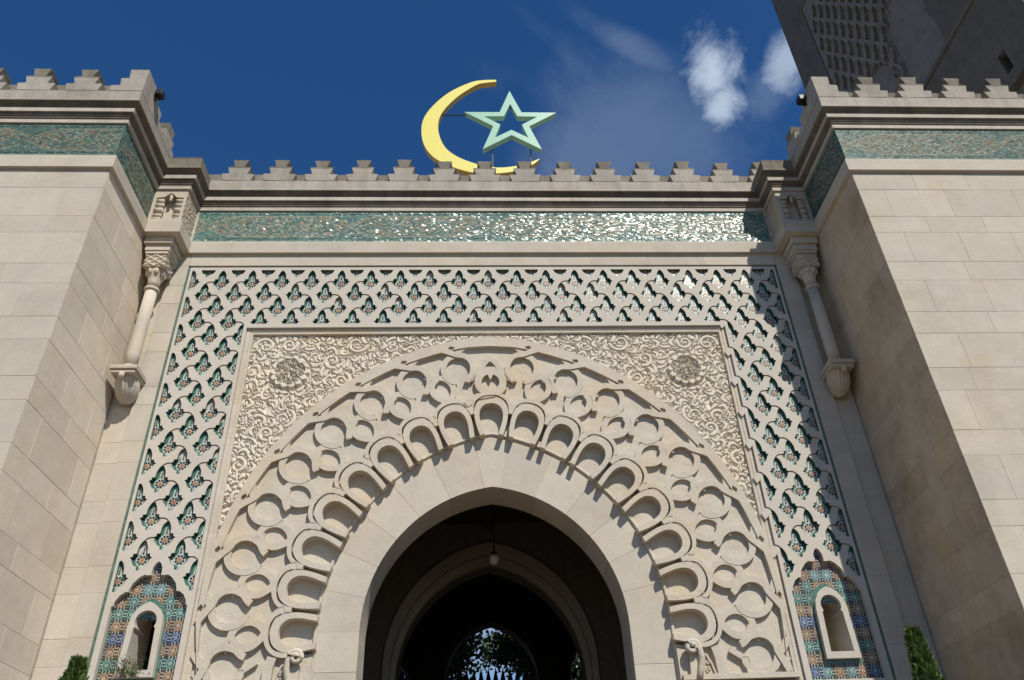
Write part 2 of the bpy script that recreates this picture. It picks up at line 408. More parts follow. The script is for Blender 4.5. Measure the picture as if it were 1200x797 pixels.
# ------------------------------------------------------------------ mosaic frieze (thousands of small glazed tiles, one part)
SCRIB = [(rng.uniform(0, 1), rng.uniform(0, 1), rng.uniform(.05, .14), rng.uniform(0, 6.28)) for _ in range(60)]
def frieze_tint(u, v, Lg, Hh):
    """u along, v up: green ground, pale border rows, ochre and cream foliage inside long pointed cartouches"""
    r = rng.random(); g = np.array([.125, .205, .165]); c = g*(.75+.45*rng.random())
    if r < .12: c = np.array([.07, .13, .15])*(.7+.6*rng.random())
    if r > .92: c = np.array([.22, .29, .24])
    e = min(v, Hh-v)
    if e < .05 or min(u, Lg-u) < .05: return c*1.25
    if e < .085: return np.array([.05, .09, .08]) if rng.random() < .5 else c
    per = 2.35; uu = (u-.2) % per; q = abs(uu-per/2)/(per/2); half = (Hh/2-.12)*min(1, (1-q)*3.2)**.6
    w = abs(v-Hh/2)
    if abs(w-half) < .016: return np.array([.28, .28, .20])
    if w < half:
        a = math.sin(u*23+3*math.sin(v*19))*math.cos(v*31+2.2*math.sin(u*13))
        b = math.sin(u*61+4*math.cos(v*40))
        if a > .35: return np.array([.29, .27, .185])*(.7+.45*rng.random())
        if a < -.5 and b > 0: return np.array([.36, .35, .28])
        if abs(a) < .05: return np.array([.22, .16, .11])
    return c*1.0
def frieze(p0, p1, z0, z1, parent, nrm, tilt=.055, mat='mosaic'):
    p0 = np.array(p0, float); p1 = np.array(p1, float); Lg = float(np.linalg.norm(p1-p0)); d = (p1-p0)/Lg; nrm = np.array(nrm, float)
    nu = max(4, int(Lg/.038)); nv = int((z1-z0)/.0245); V = []; Fc = []; T = []; g = .0018
    for i in range(nu):
        for j in range(nv):
            u0, u1 = Lg*i/nu+g, Lg*(i+1)/nu-g; a0, a1 = z0+(z1-z0)*j/nv+g, z0+(z1-z0)*(j+1)/nv-g
            tx, tz = rng.normal(0, tilt, 2); off = .004; n = len(V)
            for (uu, zz, sx, sz) in ((u0, a0, -1, -1), (u1, a0, 1, -1), (u1, a1, 1, 1), (u0, a1, -1, 1)):
                q = p0+d*uu+nrm*(off+sx*tx*.021+sz*tz*.015); V.append((q[0], q[1], zz))
            Fc.append((n, n+1, n+2, n+3)); T.append(frieze_tint((u0+u1)/2, (a0+a1)/2-z0, Lg, z1-z0))
    n = len(V)
    V += [(*(p0-nrm*.001)[:2], z0), (*(p1-nrm*.001)[:2], z0), (*(p1-nrm*.001)[:2], z1), (*(p0-nrm*.001)[:2], z1)]; Fc.append((n, n+1, n+2, n+3)); T.append([.09, .12, .10])
    o = obj('mosaic_frieze', (V, Fc), M[mat], parent, tint=np.array(T)*(1.18 if mat == 'mosaic' else .85)); o['kind'] = 'stuff'; return o

# ------------------------------------------------------------------ pavilions at both sides
def courses_wall(parent, x0, x1, side, mat, seed):
    """stones of a pavilion front (side False) or flank (side True) in real courses"""
    rnd = random.Random(seed); g = .0014
    for k in range(len(COURSES)-1):
        z0, z1 = COURSES[k], COURSES[k+1]; cuts = [x0]
        x = x0+(rnd.uniform(.5, 1.1) if k % 2 else rnd.uniform(.3, .6))
        while x < x1-.3: cuts.append(x); x += rnd.uniform(.75, 1.3)
        cuts.append(x1)
        for a, b in zip(cuts[:-1], cuts[1:]):
            j = rnd.uniform(-.0012, .0012)
            yield a+(g if a > x0 else 0), b-(g if b < x1 else 0), z0+g, z1-g, j
def pavilion(s, label, seed):
    t = thing('gate_pavilion', label, 'building', (s*8.7, 1.0, 0), 'pavilions flanking the gateway')
    X = lambda x: s*x
    # core behind the stones
    obj('core_wall', box(min(X(XP+.0025), X(12)), max(X(XP+.0025), X(12)), YP+.0025, 5.0, 0, 11.6), M['mortar'] if s < 0 else M['bed'], t)
    for a, b, z0, z1, j in courses_wall(t, XP, 11.6, False, None, seed):
        if a < XP+.01: a = XP+.0025
        v, f = cbox(min(X(a), X(b)), max(X(a), X(b)), YP+j, YP+.027, z0, z1, .003); obj('stone', (v, f), M['stone'], t)
    for a, b, z0, z1, j in courses_wall(t, 0.0, -YP-.004, True, None, seed+50):
        ya, yb = -b, -a                          # along the flank, from the gateway wall outwards
        v, f = cbox(ya, yb, 0, .027, z0, z1, .003)
        v = [(X(XP)+s*(q[1]+j), q[0], q[2]) for q in v]
        if s > 0: f = [q[::-1] for q in f]
        obj('stone', (v, f), M['side'] if s < 0 else M['flank_shade'], t)
    segs = [0] if s < 0 else [8]; seg2 = [1] if s < 0 else [7]
    both = segs+seg2
    obj('string_course', sweep(P_MOULD, both), M['stone'], t)
    # frieze, side reaches the bracket
    a, b = ((-11.6, YP), (-XP, YP)) if s < 0 else ((XP, YP), (11.6, YP)); frieze(a, b, 10.57, 11.25, t, (0, -1), .05, 'mosaicdull')
    a, b = ((-XP, YP), (-XP, -.45)) if s < 0 else ((XP, -.45), (XP, YP)); frieze(a, b, 10.57, 11.25, t, (-s, 0), .05, 'mosaicdull')
    obj('cornice_fillet', sweep(P_F3, both), M['fillet'], t); obj('cornice_cove', sweep(P_F2, both), M['soot_shade'], t); obj('cornice_cove', sweep(P_COVE, both), M['soot_shade'], t)
    obj('cornice_fillet', sweep(P_F1, both), M['fillet'], t); obj('parapet', sweep(P_PAR, both), M['parapet'], t)
    c = obj('parapet_back', sweep(P_CURB, both), M['lichen'], t)
    # corner merlon: a stepped block meeting on the corner, then the row along the front and along the flank
    pts = [(0, 0), (.50, 0), (.50, .12), (.36, .13), (.38, .29), (.26, .30), (.28, .50), (0, .50)]
    xc = XP-.142
    v, f = prism([(s*(xc+p[0]), Z_PAR+.003+p[1]) for p in pts], YP-.142, YP+.10); obj('corner_merlon', (v, f), M['parapet'], t)
    pts2 = [(.245, 0), (.9, 0), (.9, .12), (.7, .13), (.7, .30), (.5, .31), (.5, .498), (.245, .498)]
    v, f = prism([(YP-.142+p[0], Z_PAR+.003+p[1]) for p in pts2], 0, .24)
    v = [(s*(xc+q[1]), q[0], q[2]) for q in v]; obj('corner_merlon', (v, f), M['weathered'], t)
    for k in range(8): merlon(t, s*(6.16+.715*k), YP-.142)
    merlon(t, s*xc, -.83, R(90) if s < 0 else R(-90))
    obj('roof_slab', box(min(X(XP-.1), X(12)), max(X(XP-.1), X(12)), YP+.2, 5.0, 11.6, 11.84), M['mortar'], t)
    return t
PL = pavilion(-1, 'sunlit limestone pavilion left of the arched gateway, green mosaic frieze under stepped battlements', 11)
PR = pavilion(1, 'limestone pavilion right of the arched gateway, its flank in deep shade below green mosaic', 23)

# ------------------------------------------------------------------ the gateway
G = thing('mosque_gateway', 'pale limestone mosque gateway with carved interlaced pointed arch and tile inset lattice band', 'gateway', (0, .5, 0))
OC, OR_ = (-.235, 4.331), 1.909          # opening
LC, LR = (-.503, 4.374), 2.707           # roll moulding round the voussoirs
WX = 4.22                               # centre of the side niches
core_hole = [(-1.95, .0)]+[(x*1.0, z) for x, z in pointed((-.3, 4.36), 2.25)]+[(1.95, 0)]
niche = lambda s: [(s*WX-.16, 3.80), (s*WX+.16, 3.80), (s*WX+.16, 4.70), (s*WX-.16, 4.70)]
V, Fc = slab([(-XP, .001), (XP, .001), (XP, 11.6), (-XP, 11.6)], [core_hole, niche(-1), niche(1)], .29, .76)
obj('core_wall', (V, Fc), M['dim'], G)

# side strips in courses (two steps) + top band
def strip(xa, xb, y, zs, mat=M['stone']):
    g = .0014
    for k in range(len(zs)-1):
        for s in (-1, 1):
            x0, x1 = sorted((s*xa, s*xb)); obj('stone', cbox(x0+.001, x1-.001, y+random.uniform(-.001, .001), .285, zs[k]+g, zs[k+1]-g, .003), mat, G)
C2 = [0, .5, 1.1, 1.62, 2.2, 2.75, 3.3, 3.65, 3.98, 4.30, 4.83, 5.17, 5.75, 6.05, 6.60, 6.92, 7.5, 7.8, 8.4, 8.75, 9.3, 9.65, 10.06]
strip(4.79, 5.08, .0, C2); strip(5.083, 5.40, .045, C2)
xs = [-4.785, -4.0, -3.05, -2.1, -1.15, -.2, .75, 1.7, 2.65, 3.6, 4.785]
for a, b in zip(xs[:-1], xs[1:]): obj('stone', cbox(a+.001, b-.001, random.uniform(-.001, .001), .285, 10.065, 10.29, .002), M['stone'], G)
for s in (-1, 1): obj('stone', cbox(min(s*4.79, s*5.40), max(s*4.79, s*5.40), .0, .285, 10.062, 10.29, .002), M['stone'], G)
# green glazed fillet round the lattice band
for s in (-1, 1):
    obj('mortar_bed', box(min(s*4.792, s*5.082), max(s*4.792, s*5.082), .003, .284, .01, 10.28), M['mortar'], G)
    obj('mortar_bed', box(min(s*5.084, s*5.398), max(s*5.084, s*5.398), .048, .284, .01, 10.05), M['mortar'], G)
obj('mortar_bed', box(-4.78, 4.78, .003, .284, 10.067, 10.285), M['mortar'], G)
obj('glazed_border', join([box(-4.787, -4.752, .02, .1, 0.02, 10.06), box(4.752, 4.787, .02, .1, 0.02, 10.06), box(-4.75, 4.75, .02, .1, 10.028, 10.06)]), M['green'], G)

# ---- sebka lattice with tile insets
HALF = [(0, .253), (.022, .235), (.045, .195), (.060, .150), (.064, .085), (.068, .074), (.104, .074), (.106, .040), (.140, .022), (.112, -.004),
        (.105, -.030), (.085, -.070), (.060, -.088), (.034, -.095), (.032, -.140), (0, -.146)]
HOLE = ccw(HALF+[(-x, z) for x, z in HALF[::-1] if x > 0])
PX_, PZ_ = .469, .2628
OG = [(0, 5.215), (.03, 5.19), (.055, 5.14), (.062, 5.08), (.058, 5.04), (.10, 5.038), (.145, 5.045), (.20, 5.01), (.262, 4.935), (.285, 4.865), (.288, 4.835), (.325, 4.835), (.385, 4.79), (.425, 4.72), (.435, 4.665), (.455, 4.66), (.455, 3.60)]
OGEE = [(x, z) for x, z in OG]+[(-x, z) for x, z in OG[::-1] if x > 0]
polys = [([(-4.75, 3.45), (-3.69, 3.45), (-3.69, 8.835), (3.69, 8.835), (3.69, 3.45), (4.75, 3.45), (4.75, 10.026), (-4.75, 10.026)], 0.0, 0)]
insets = []
def scaled(p, k, c=(0, .03)): return [((x-c[0])*k+c[0], (z-c[1])*k+c[1]) for x, z in p]
for j in range(-1, 22):
    z = 9.712-PZ_*j
    for n in range(-11, 12):
        x = (n+(.5 if j % 2 else 0))*PX_
        if abs(x) > 4.95: continue
        h = [(x+a, z+b) for a, b in HOLE]
        if abs(x) < 3.6 and z < 8.70: continue
        inside = abs(x) < 3.60
        if z > 8.7 and (abs(x) < 3.80): h = clip(h, 0, 1, -8.905)
        h = clip(h, 0, -1, 9.972)
        if not inside: 
            if z < 8.75:
                h = clip(h, 1, 0, -3.738) if x > 0 else clip(h, -1, 0, -3.738)
            h = clip(h, -1, 0, 4.712) if x > 0 else clip(h, 1, 0, 4.712)
        if len(h) < 3 or area(h) < .0022: continue
        # keep clear of the niche panel
        dx = abs(abs(x)-WX)
        if z < 5.33 and (z-.146) < 5.26-.9*dx-.02: 
            if not (z > 4.93 and dx > .40 and z-.14 > 5.28-1.05*dx): continue
        polys.append((h, .055, 5)); insets.append((x, z, h))
        # over-and-under edge of the weave: a thin cut from the tip to the neighbour's barb
        sg = 1 if j % 2 else -1
        if x < -99: sg = -sg
        nb = (x+sg*PX_/2-sg*.135, z+PZ_+.022)
        tip = (x, z+.250)
        if abs(nb[0]) < 4.70 and nb[1] < 9.95 and not (z > 8.9 and nb[1] < 8.95) and abs(tip[0]) < 4.70 and not (z < 8.7 and abs(tip[0]) < 3.74):
            mid = (tip[0]+sg*.045, tip[1]+.030)
            polys += stroke(crom([tip, mid, nb], 3), .015, .036, 4)
            polys.append(([tip, mid, nb, (x+sg*.150, z+.205), (x+sg*.112, z+.118), (x+sg*.066, z+.160), (x+sg*.045, z+.205)], .012, 3))
for s in (-1, 1):
    polys.append(([(s*WX+x, z) for x, z in OGEE], None, 6))
(V, Fc), mi = relief(polys, wallfn=lambda a, b: 1 if b > .05 and b < .07 else 0, skirt=.12, back=.078)
LAT = obj('carved_lattice', (V, Fc), [M['lattice'], M['green']], G, idx=mi)

def inset_geometry(poly=None):
    """glazed ground with green edge, white field, eight dark petals round an ochre centre and dots above"""
    V, Fc, T = [], [], []
    def add(p, y, c):
        if poly is not None:
            for i in range(len(poly)):
                p0, p1 = poly[i], poly[(i+1) % len(poly)]; a, b = -(p1[1]-p0[1]), (p1[0]-p0[0])
                if poly_convex: p = clip(p, a, b, -(a*p0[0]+b*p0[1]))
                if len(p) < 3: return
        n = len(V); V.extend((q[0], y, q[1]) for q in ccw(p)); Fc.append(tuple(range(n, n+len(p)))); T.append(c)
    poly_convex = True
    W_, K_, G_, O_ = (.46, .48, .41), (.012, .012, .014), (.06, .16, .115), (.42, .22, .11)
    add([(-.15, -.155), (.15, -.155), (.15, .262), (-.15, .262)], 0, G_)
    up_ = [(0, .195), (.022, .17), (.031, .12), (.034, .06), (-.034, .06), (-.031, .12), (-.022, .17)]; add(up_, -.002, W_)
    add(arcp((0, 0), .079, 0, 337.5, 15), -.0025, W_)
    add([(-.018, -.06), (.018, -.06), (.018, -.125), (-.018, -.125)], -.003, W_)
    for sx in (-1, 1): add([(sx*.088, .04), (sx*.125, .022), (sx*.088, .004)], -.003, K_); add([(sx*.070, .070), (sx*.100, .070), (sx*.100, .044), (sx*.070, .044)], -.003, K_)
    for k in range(8):
        a = R(45*k+22.5); c = (.050*math.cos(a), .050*math.sin(a)); add(arcp(c, .0165, 0, 300, 5), -.005, K_)
    add(arcp((0, 0), .031, 0, 315, 7), -.006, O_); add(arcp((0, 0), .010, 0, 300, 5), -.0075, (.25, .09, .04))
    for zz, rr in ((.098, .014), (.130, .012), (.158, .010)): add([(0, zz+rr*1.3), (-rr, zz), (0, zz-rr*1.3), (rr, zz)], -.005, K_)
    add([(0, -.085), (-.007, -.1), (0, -.115), (.007, -.1)], -.005, (.12, .3, .2))
    return V, Fc, T
V, Fc, T = inset_geometry()
INS = bpy.data.meshes.new('tile_inset'); INS.from_pydata(V, [], [f for f in Fc]); INS.materials.append(M['tile'])
a = INS.attributes.new('tint', 'FLOAT_COLOR', 'FACE'); tt = np.ones((len(T), 4), dtype=np.float32); tt[:, :3] = T; a.data.foreach_set('color', tt.ravel()); INS.update()
INS_BITS = {}
def inset_clipped(x, z):
    # pieces cut by the frame: the hole's wall hides the rest, so only the far side must not reach past the border
    key = (round(max(-1, min(1, (4.75-abs(x))/.2)), 2), x > 0)
    return INS
for x, z, h in insets:
    o = bpy.data.objects.new('tile_inset', INS); o.location = (x, .0535, z); o.rotation_euler = (random.gauss(0, .010), random.gauss(0, .03), random.gauss(0, .010)); link(o, LAT)

# ---- niche panels: star tiles, window surround
def star_tile_mesh(name, C1, C2_):
    V, Fc, T = [], [], []
    def add(p, y, c): n = len(V); V.extend((q[0], y, q[1]) for q in ccw(p)); Fc.append(tuple(range(n, n+len(p)))); T.append(c)
    h = .0725; W_ = (.50, .50, .44); K_ = (.014, .014, .022)
    add([(-h, -h), (h, -h), (h, h), (-h, h)], 0, tuple(.55*c for c in C1))
    for k in range(8):
        for e in (-1, 1):
            q = -h+.009+k*(2*h-.018)/7
            for (cx_, cz_) in ((q, e*(h-.009)), (e*(h-.009), q)): add([(cx_-.0085, cz_), (cx_, cz_-.0085), (cx_+.0085, cz_), (cx_, cz_+.0085)], -.0008, K_ if k % 2 else W_)
    def star(r0, r1, n, a_=0): return [((r0 if i % 2 == 0 else r1)*math.cos(a_+math.pi*i/n), (r0 if i % 2 == 0 else r1)*math.sin(a_+math.pi*i/n)) for i in range(2*n)]
    add(star(.058, .046, 8), -.0012, W_); add(star(.054, .041, 8), -.0016, C1)
    for k in range(8):
        a = R(45*k+22.5); ca, sa = math.cos(a), math.sin(a)
        rotp = lambda L_: [(x*ca-z*sa, x*sa+z*ca) for x, z in L_]
        add(rotp([(.024, 0), (.032, -.008), (.042, 0), (.032, .008)]), -.0020, C2_ if k % 2 else K_)
    add(star(.025, .014, 8), -.0022, W_); add(arcp((0, 0), .011, 0, 315, 7), -.003, C1)
    me = bpy.data.meshes.new(name); me.from_pydata(V, [], Fc); me.materials.append(M['tile'])
    a = me.attributes.new('tint', 'FLOAT_COLOR', 'FACE'); tt = np.ones((len(T), 4), dtype=np.float32); tt[:, :3] = T; a.data.foreach_set('color', tt.ravel()); me.update(); return me
TEAL, OCH, BLUE, SKYB, GRN = (.075, .20, .16), (.28, .17, .08), (.065, .095, .20), (.15, .27, .28), (.045, .13, .09)
STAR = {k: star_tile_mesh('star_tile', *v) for k, v in dict(t=(TEAL, GRN), o=(OCH, (.35, .12, .05)), b=(BLUE, (.10, .2, .5)), s=(SKYB, TEAL)).items()}
rowcol = {0: 'b', 1: 'o', 2: 't', 3: 'o', 4: 'b', 5: 'o', 6: 't', 7: 'o', 8: 's', 9: 'o', 10: 'b'}
HS = arcp((0, 4.475), .128, -32, 212, 18)          # horseshoe head of the little window
WIN = [(.108, 4.40), (.128, 4.395), (.145, 3.915), (-.145, 3.915), (-.128, 4.395), (-.108, 4.40)]
for s in (-1, 1):
    pn = obj('tile_panel', prism([(s*WX+x*.995, z) for x, z in [(0, 5.25), (.5, 5.25), (.5, 3.45), (-.5, 3.45), (-.5, 5.25)]][:], .0745, .0765), M['green'], G) if False else None
    (V, Fc), _ = relief([([(s*WX-.5, 3.45), (s*WX+.5, 3.45), (s*WX+.5, 5.26), (s*WX-.5, 5.26)], .072, 0), ([(s*WX-.15, 3.9), (s*WX+.15, 3.9), (s*WX+.15, 4.62), (s*WX-.15, 4.62)], None, 1)], back=.28, skirt=.1)
    pn = obj('tile_panel', (V, Fc), M['green'], G)
    for i in range(6):
        for j in range(-1, 11):
            x, z = s*WX+(i-2.5)*.147, 3.70+j*.147; dx = abs(x-s*WX)
            if z > 5.22-.85*dx+.02 and z > 4.75: 
                if z > 5.30-.75*dx: continue
            if dx < .1 and 3.9 < z < 4.55: continue
            kk = rowcol.get(j, 't')
            if j == 8: kk = 's' if dx < .1 else 'o'
            if j == 7: kk = 't' if .15 < dx < .3 else 'o'
            if j == 0 and dx < .3: kk = 'os'[i % 2]
            if j == -1: kk = 't'
            o = bpy.data.objects.new('star_tile', STAR[kk]); o.location = (x, .0695+random.uniform(-.0006, .0006), z); o.rotation_euler = (random.gauss(0, .01), 0, random.gauss(0, .01)); link(o, pn)
    # surround: rounded-pointed outline with a horseshoe opening, proud of the tiles, reveal running back
    outl = [(.215, 3.835), (.200, 4.42), (.185, 4.53), (.13, 4.63), (.06, 4.685), (0, 4.712)]
    outl = [(s*WX+x, z) for x, z in outl]+[(s*WX-x, z) for x, z in outl[::-1] if x > 0]
    hole = [(s*WX+x, z) for x, z in HS+WIN[::-1][::-1][::-1]]
    hole = [(s*WX+x, z) for x, z in arcp((0, 4.475), .128, -32, 212, 18)]+[(s*WX-.128, 4.395), (s*WX-.145, 3.915), (s*WX+.145, 3.915), (s*WX+.128, 4.395)]
    fr = obj('window_surround', slab(outl, [hole], -.005, .30), M['lattice'], G)
    (V, Fc), _ = relief([(scaled(outl, 1.12, (s*WX, 4.2)), .066, 0), (outl, None, 1)], skirt=.072)
    obj('glazed_edge', (V, Fc), M['green'], fr)
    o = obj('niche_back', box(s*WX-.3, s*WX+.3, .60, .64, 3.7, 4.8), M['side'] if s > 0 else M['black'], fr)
    obj('niche_cheek', join([box(s*WX-.162, s*WX-.146, .30, .60, 3.8, 4.72), box(s*WX+.146, s*WX+.162, .30, .60, 3.8, 4.72), box(s*WX-.16, s*WX+.16, .30, .60, 3.86, 3.912), box(s*WX-.16, s*WX+.16, .30, .60, 4.64, 4.7)]), M['side'], fr)

# ---- inner frame mouldings round the spandrels
FR = [(-3.69, 8.835), (3.69, 8.835), (3.69, 3.45), (-3.69, 3.45)]
obj('spandrel_frame', join([cbox(-3.69, -3.628, .040, .20, 3.45, 8.835, .006), cbox(3.628, 3.69, .040, .20, 3.45, 8.835, .006), cbox(-3.628, 3.628, .040, .20, 8.775, 8.835, .006),
    cbox(-3.628, -3.585, .0445, .20, 3.45, 8.775, .004), cbox(3.585, 3.628, .0445, .20, 3.45, 8.775, .004), cbox(-3.585, 3.585, .0445, .20, 8.735, 8.775, .006)]), M['carved'], G)

# ---- interlaced arch
cs = np.array([-.506, 4.371]); cb = np.array([-.431, 4.498])
def W0(t, q):
    a = R(80-10.16*t); S_ = cs+2.93*np.array([math.cos(a), math.sin(a)])
    a = R(81.6-10.58*t); B_ = cb+3.68*np.array([math.cos(a), math.sin(a)]); return S_+(B_-S_)*q
def Wq(t, q):
    if t >= 0: return tuple(W0(t, q))
    p = W0(-t, q); return (-p[0], p[1])
def outer(t):                         # outer edge of the interlace field
    a = R(85.4-10.1*t); p = np.array([-.32+3.97*math.cos(a), 4.69+3.97*math.sin(a)]); 
    if a < 0: p = np.array([3.63, 4.69+3.97*math.sin(a)])
    return (min(p[0], 3.63), p[1])
def T_(L_, k=0, n=3): return [Wq(*p) for p in crom([(a+k, b) for a, b in L_], n)]
ZB = 3.64
TS = [i*.25 for i in range(0, 38)]
inn = [Wq(t, -.36) for t in TS if Wq(t, -.36)[1] > 4.1 and t > 0]; out_ = [outer(t) for t in TS if outer(t)[1] > 4.0 and t > 0]
def side_polys(full0):
    P = []
    k0 = 0 if full0 else 1
    # frame band along the outside
    ob = [outer(t*.25) for t in range(0, 36)]; ib = [Wq(t*.25, 1.385) for t in range(0, 36)]; ob[0] = (0, outer(0)[1]); ib[0] = (0, ib[1][1]+.02)
    for i in range(35): P.append(([ib[i], ib[i+1], ob[i+1], ob[i]], .0, 21))
    for k in range(9):
        if True:
            cc = lambda L_, r=.205: [(.55+r*math.cos(R(f))/.63, 1.0+r*math.sin(R(f))/.75) for f in L_]
            P += stroke(T_([(.432, .705), (.395, .755)]+cc((218, 208, 180, 150, 122, 97))+[(.655, 1.355), (.80, 1.44)], k), .086, .000, 20)      # left of the large ring
            P += stroke(T_([(.655, .765)]+cc((308, 322, 342, 10, 38, 64, 88))+[(.43, 1.36), (.28, 1.44)], k), .086, .018, 18)       # right of the large ring
            e = Wq(.58+k, 1.43); u = np.array(Wq(.62+k, 1.43))-np.array(e); u /= np.linalg.norm(u); v = np.array([-u[1], u[0]])
            P.append(([tuple(np.array(e)+u*a+v*b) for a, b in ((-.05, 0), (-.015, -.035), (.04, -.02), (.055, .01), (.01, .035))], .05, 40))
        if k >= 1:
            P += stroke(T_([(.30, 1.03), (.215, .965), (.09, .945), (-.07, .90), (-.19, .79), (-.225, .65), (-.15, .52), (-.02, .44)], k), .086, .024, 16)
            P += stroke(T_([(-.50, .20), (-.40, .31), (-.20, .385), (-.02, .43), (.12, .50), (.245, .62), (.265, .74), (.20, .85), (.08, .90)], k), .088, .006, 24)
    for k in range(k0, 9):
        up_ = [(-.52, -.02), (-.49, .13), (-.38, .28), (-.19, .375), (0, .40), (.19, .375), (.38, .28), (.49, .13), (.52, -.02)]
        P.append(([Wq(a+k, b) for a, b in [(-.5, -.36)]+up_+[(.5, -.36)]], .156, 3))
        c = T_([(-.50, .10), (-.47, .22), (-.36, .335), (-.19, .405), (0, .425), (.19, .405), (.36, .335), (.47, .22), (.50, .10)], k)
        P += stroke(c, .058, .0, 15)
        oo = crom([(-.415, -.30), (-.445, -.14), (-.450, .03), (-.405, .19), (-.29, .300), (-.15, .352), (0, .366), (.15, .352), (.29, .300), (.405, .19), (.450, .03), (.445, -.14), (.415, -.30)], 3)
        hh = crom([(.265, -.30), (.300, -.17), (.322, -.04), (.305, .08), (.245, .165), (.14, .222), (0, .243), (-.14, .222), (-.245, .165), (-.305, .08), (-.322, -.04), (-.300, -.17), (-.265, -.30)], 3)
        P.append(([Wq(a_+k, b_) for a_, b_ in list(oo)+list(hh)], .008, 14))
        # cut between the horseshoe head and the outer arc, widest at the crown
        P += stroke(T_([(-.40, .235), (-.31, .317), (-.16, .365), (0, .380), (.16, .365), (.31, .317), (.40, .235)], k, 2), [.010, .014, .018, .021, .023, .024, .025, .024, .023, .021, .018, .014, .010], .10, 30)
    # bottom rail and uprights
    P.append(([(2.22, ZB), (3.63, ZB), (3.63, ZB+.06), (2.22, ZB+.06)], 0.0, 26))
    P += stroke([(2.66, 4.02), (2.69, 3.9), (2.70, ZB+.02)], .11, 0.0, 22)
    P += stroke([(2.84, 3.98), (3.02, 3.86), (3.05, ZB+.02)], .07, .012, 17)
    P += stroke([(2.42, 4.06), (2.38, 3.9), (2.36, ZB+.02)], .10, 0.0, 22)
    return P
def mirror(P): return [([(-x, z) for x, z in p], l, r) for p, l, r in P]
dom = [(0, Wq(0, -.36)[1])]+inn+[(2.20, 4.1), (2.20, ZB), (3.63, ZB)]+out_[::-1]
dom = [p for i, p in enumerate(dom) if i == 0 or (abs(p[0]-dom[i-1][0])+abs(p[1]-dom[i-1][1])) > 1e-4]
full = dom+[(0, outer(0)[1])]+[(-x, z) for x, z in dom[1:][::-1]]
full = [p for i, p in enumerate(full) if i == 0 or (abs(p[0]-full[i-1][0])+abs(p[1]-full[i-1][1])) > 1e-4]
polys = [(full, .070, 0)]+side_polys(True)+mirror(side_polys(False))
# motif on the axis
polys += stroke(arcp((0, 7.83), .185, 60, 420, 28), .105, .002, 21)
polys += stroke(crom([(.20, 7.75), (.10, 7.64), (-.06, 7.60), (-.22, 7.56), (-.36, 7.44)], 4), .10, -.006, 27)
polys += stroke(crom([(-.14, 7.97), (-.125, 8.10), (0, 8.235), (.125, 8.10), (.14, 7.97)], 4), .085, .004, 19)
polys.append(([(-.055, 8.0), (.055, 8.0), (.018, 7.90), (0, 7.865), (-.018, 7.90)], .002, 22))
polys += stroke(crom([(-.30, 7.86), (-.20, 8.02), (0, 8.06), (.2, 8.02), (.3, 7.86)], 4), .075, .010, 11)
(V, Fc), mi = relief(polys, skirt=.28)
# drop anything hanging outside the wall field
obj('interlaced_arch', (V, Fc), M['carved'], G)

# scroll and leaf at the foot of the interlace
for s in (-1, 1):
    sp = [(s*(2.37+.085*(1-k/26)*math.cos(.45*k)), -.03-.002*k, 4.00+.085*(1-k/26)*math.sin(.45*k)) for k in range(22)]
    tail = [(s*2.40, .0, 3.62), (s*2.44, -.01, 3.75), (s*2.47, -.02, 3.88), (s*2.455, -.03, 3.97)]
    fo = obj('foot_scroll', tube(tail+sp, [.04]*4+[.036]*10+[.03]*12, 10), M['carved'], G, smooth=True)
    lp = [(2.47, ZB), (2.475, 3.80), (2.50, 3.92), (2.53, 3.93), (2.585, 3.82), (2.62, 3.70), (2.63, ZB)]
    pl = [([(s*x, z) for x, z in lp], .03, 0)]
    for c_, r_, a_ in (((2.545, 3.83), .028, 0), ((2.545, 3.745), .042, 90), ((2.545, 3.665), .05, 20)):
        P_, w_ = spiral(c_, r_, 1.2, R(a_), 1, .01, .006, 14); pl += stroke([(s*x, z) for x, z in P_], .012, .012, 3)
    pl += stroke([(s*x, z) for x, z in lp[:4]], .022, .004, 4); pl += stroke([(s*x, z) for x, z in lp[3:]], .022, .004, 4)
    obj('foot_leaf', relief(pl, skirt=.1)[0], M['carved'], G)

# ---- voussoirs and jambs, roll moulding
ap_o = math.degrees(math.acos(-OC[0]/OR_)); ap_l = math.degrees(math.acos(-LC[0]/LR))
JA = [0, 12.4, 24.8, 37.6, 50.5, 65, 79.5]
def ledge_pt(a):       # radial from the opening centre out to the moulding
    d = np.array([math.cos(R(a)), math.sin(R(a))]); o = np.array(OC)-np.array(LC); b = float(np.dot(o, d)); c = float(np.dot(o, o))-(LR+.0)**2
    return tuple(np.array(OC)+d*(-b+math.sqrt(b*b-c)))
def vous(a0, a1, s, nm='voussoir'):
    n = 4; i_ = arcp(OC, OR_, a0+.05, a1-.05, n); o_ = [ledge_pt(a0+.05+(a1-a0-.1)*k/n) for k in range(n+1)]
    poly = [(s*x, z) for x, z in i_+o_[::-1]]; obj(nm, prism(poly, .150+random.uniform(-.0012, .0012), .755), M['stone'], G)
for s in (-1, 1):
    for a, b in zip(JA[:-1], JA[1:]): vous(a, b, s)
a0 = JA[-1]; i_ = [p for p in arcp(OC, OR_, a0+.05, ap_o, 3)]; 
o_ = [ledge_pt(a0+.05)]
while False: pass
apx = (0, LC[1]+math.sqrt(LR**2-LC[0]**2))
half_in = i_; half_out = [ledge_pt(a0+.05), (ledge_pt(a0+.05)[0]*.5, (ledge_pt(a0+.05)[1]+apx[1])/2+.006), apx]
key = [(x, z) for x, z in half_in]+[(-x, z) for x, z in half_in[:-1][::-1]]+[(-x, z) for x, z in half_out[:-1]]+[half_out[-1]]+[(x, z) for x, z in half_out[:-1][::-1]]
obj('keystone', prism(key, .150, .755), M['stone'], G)
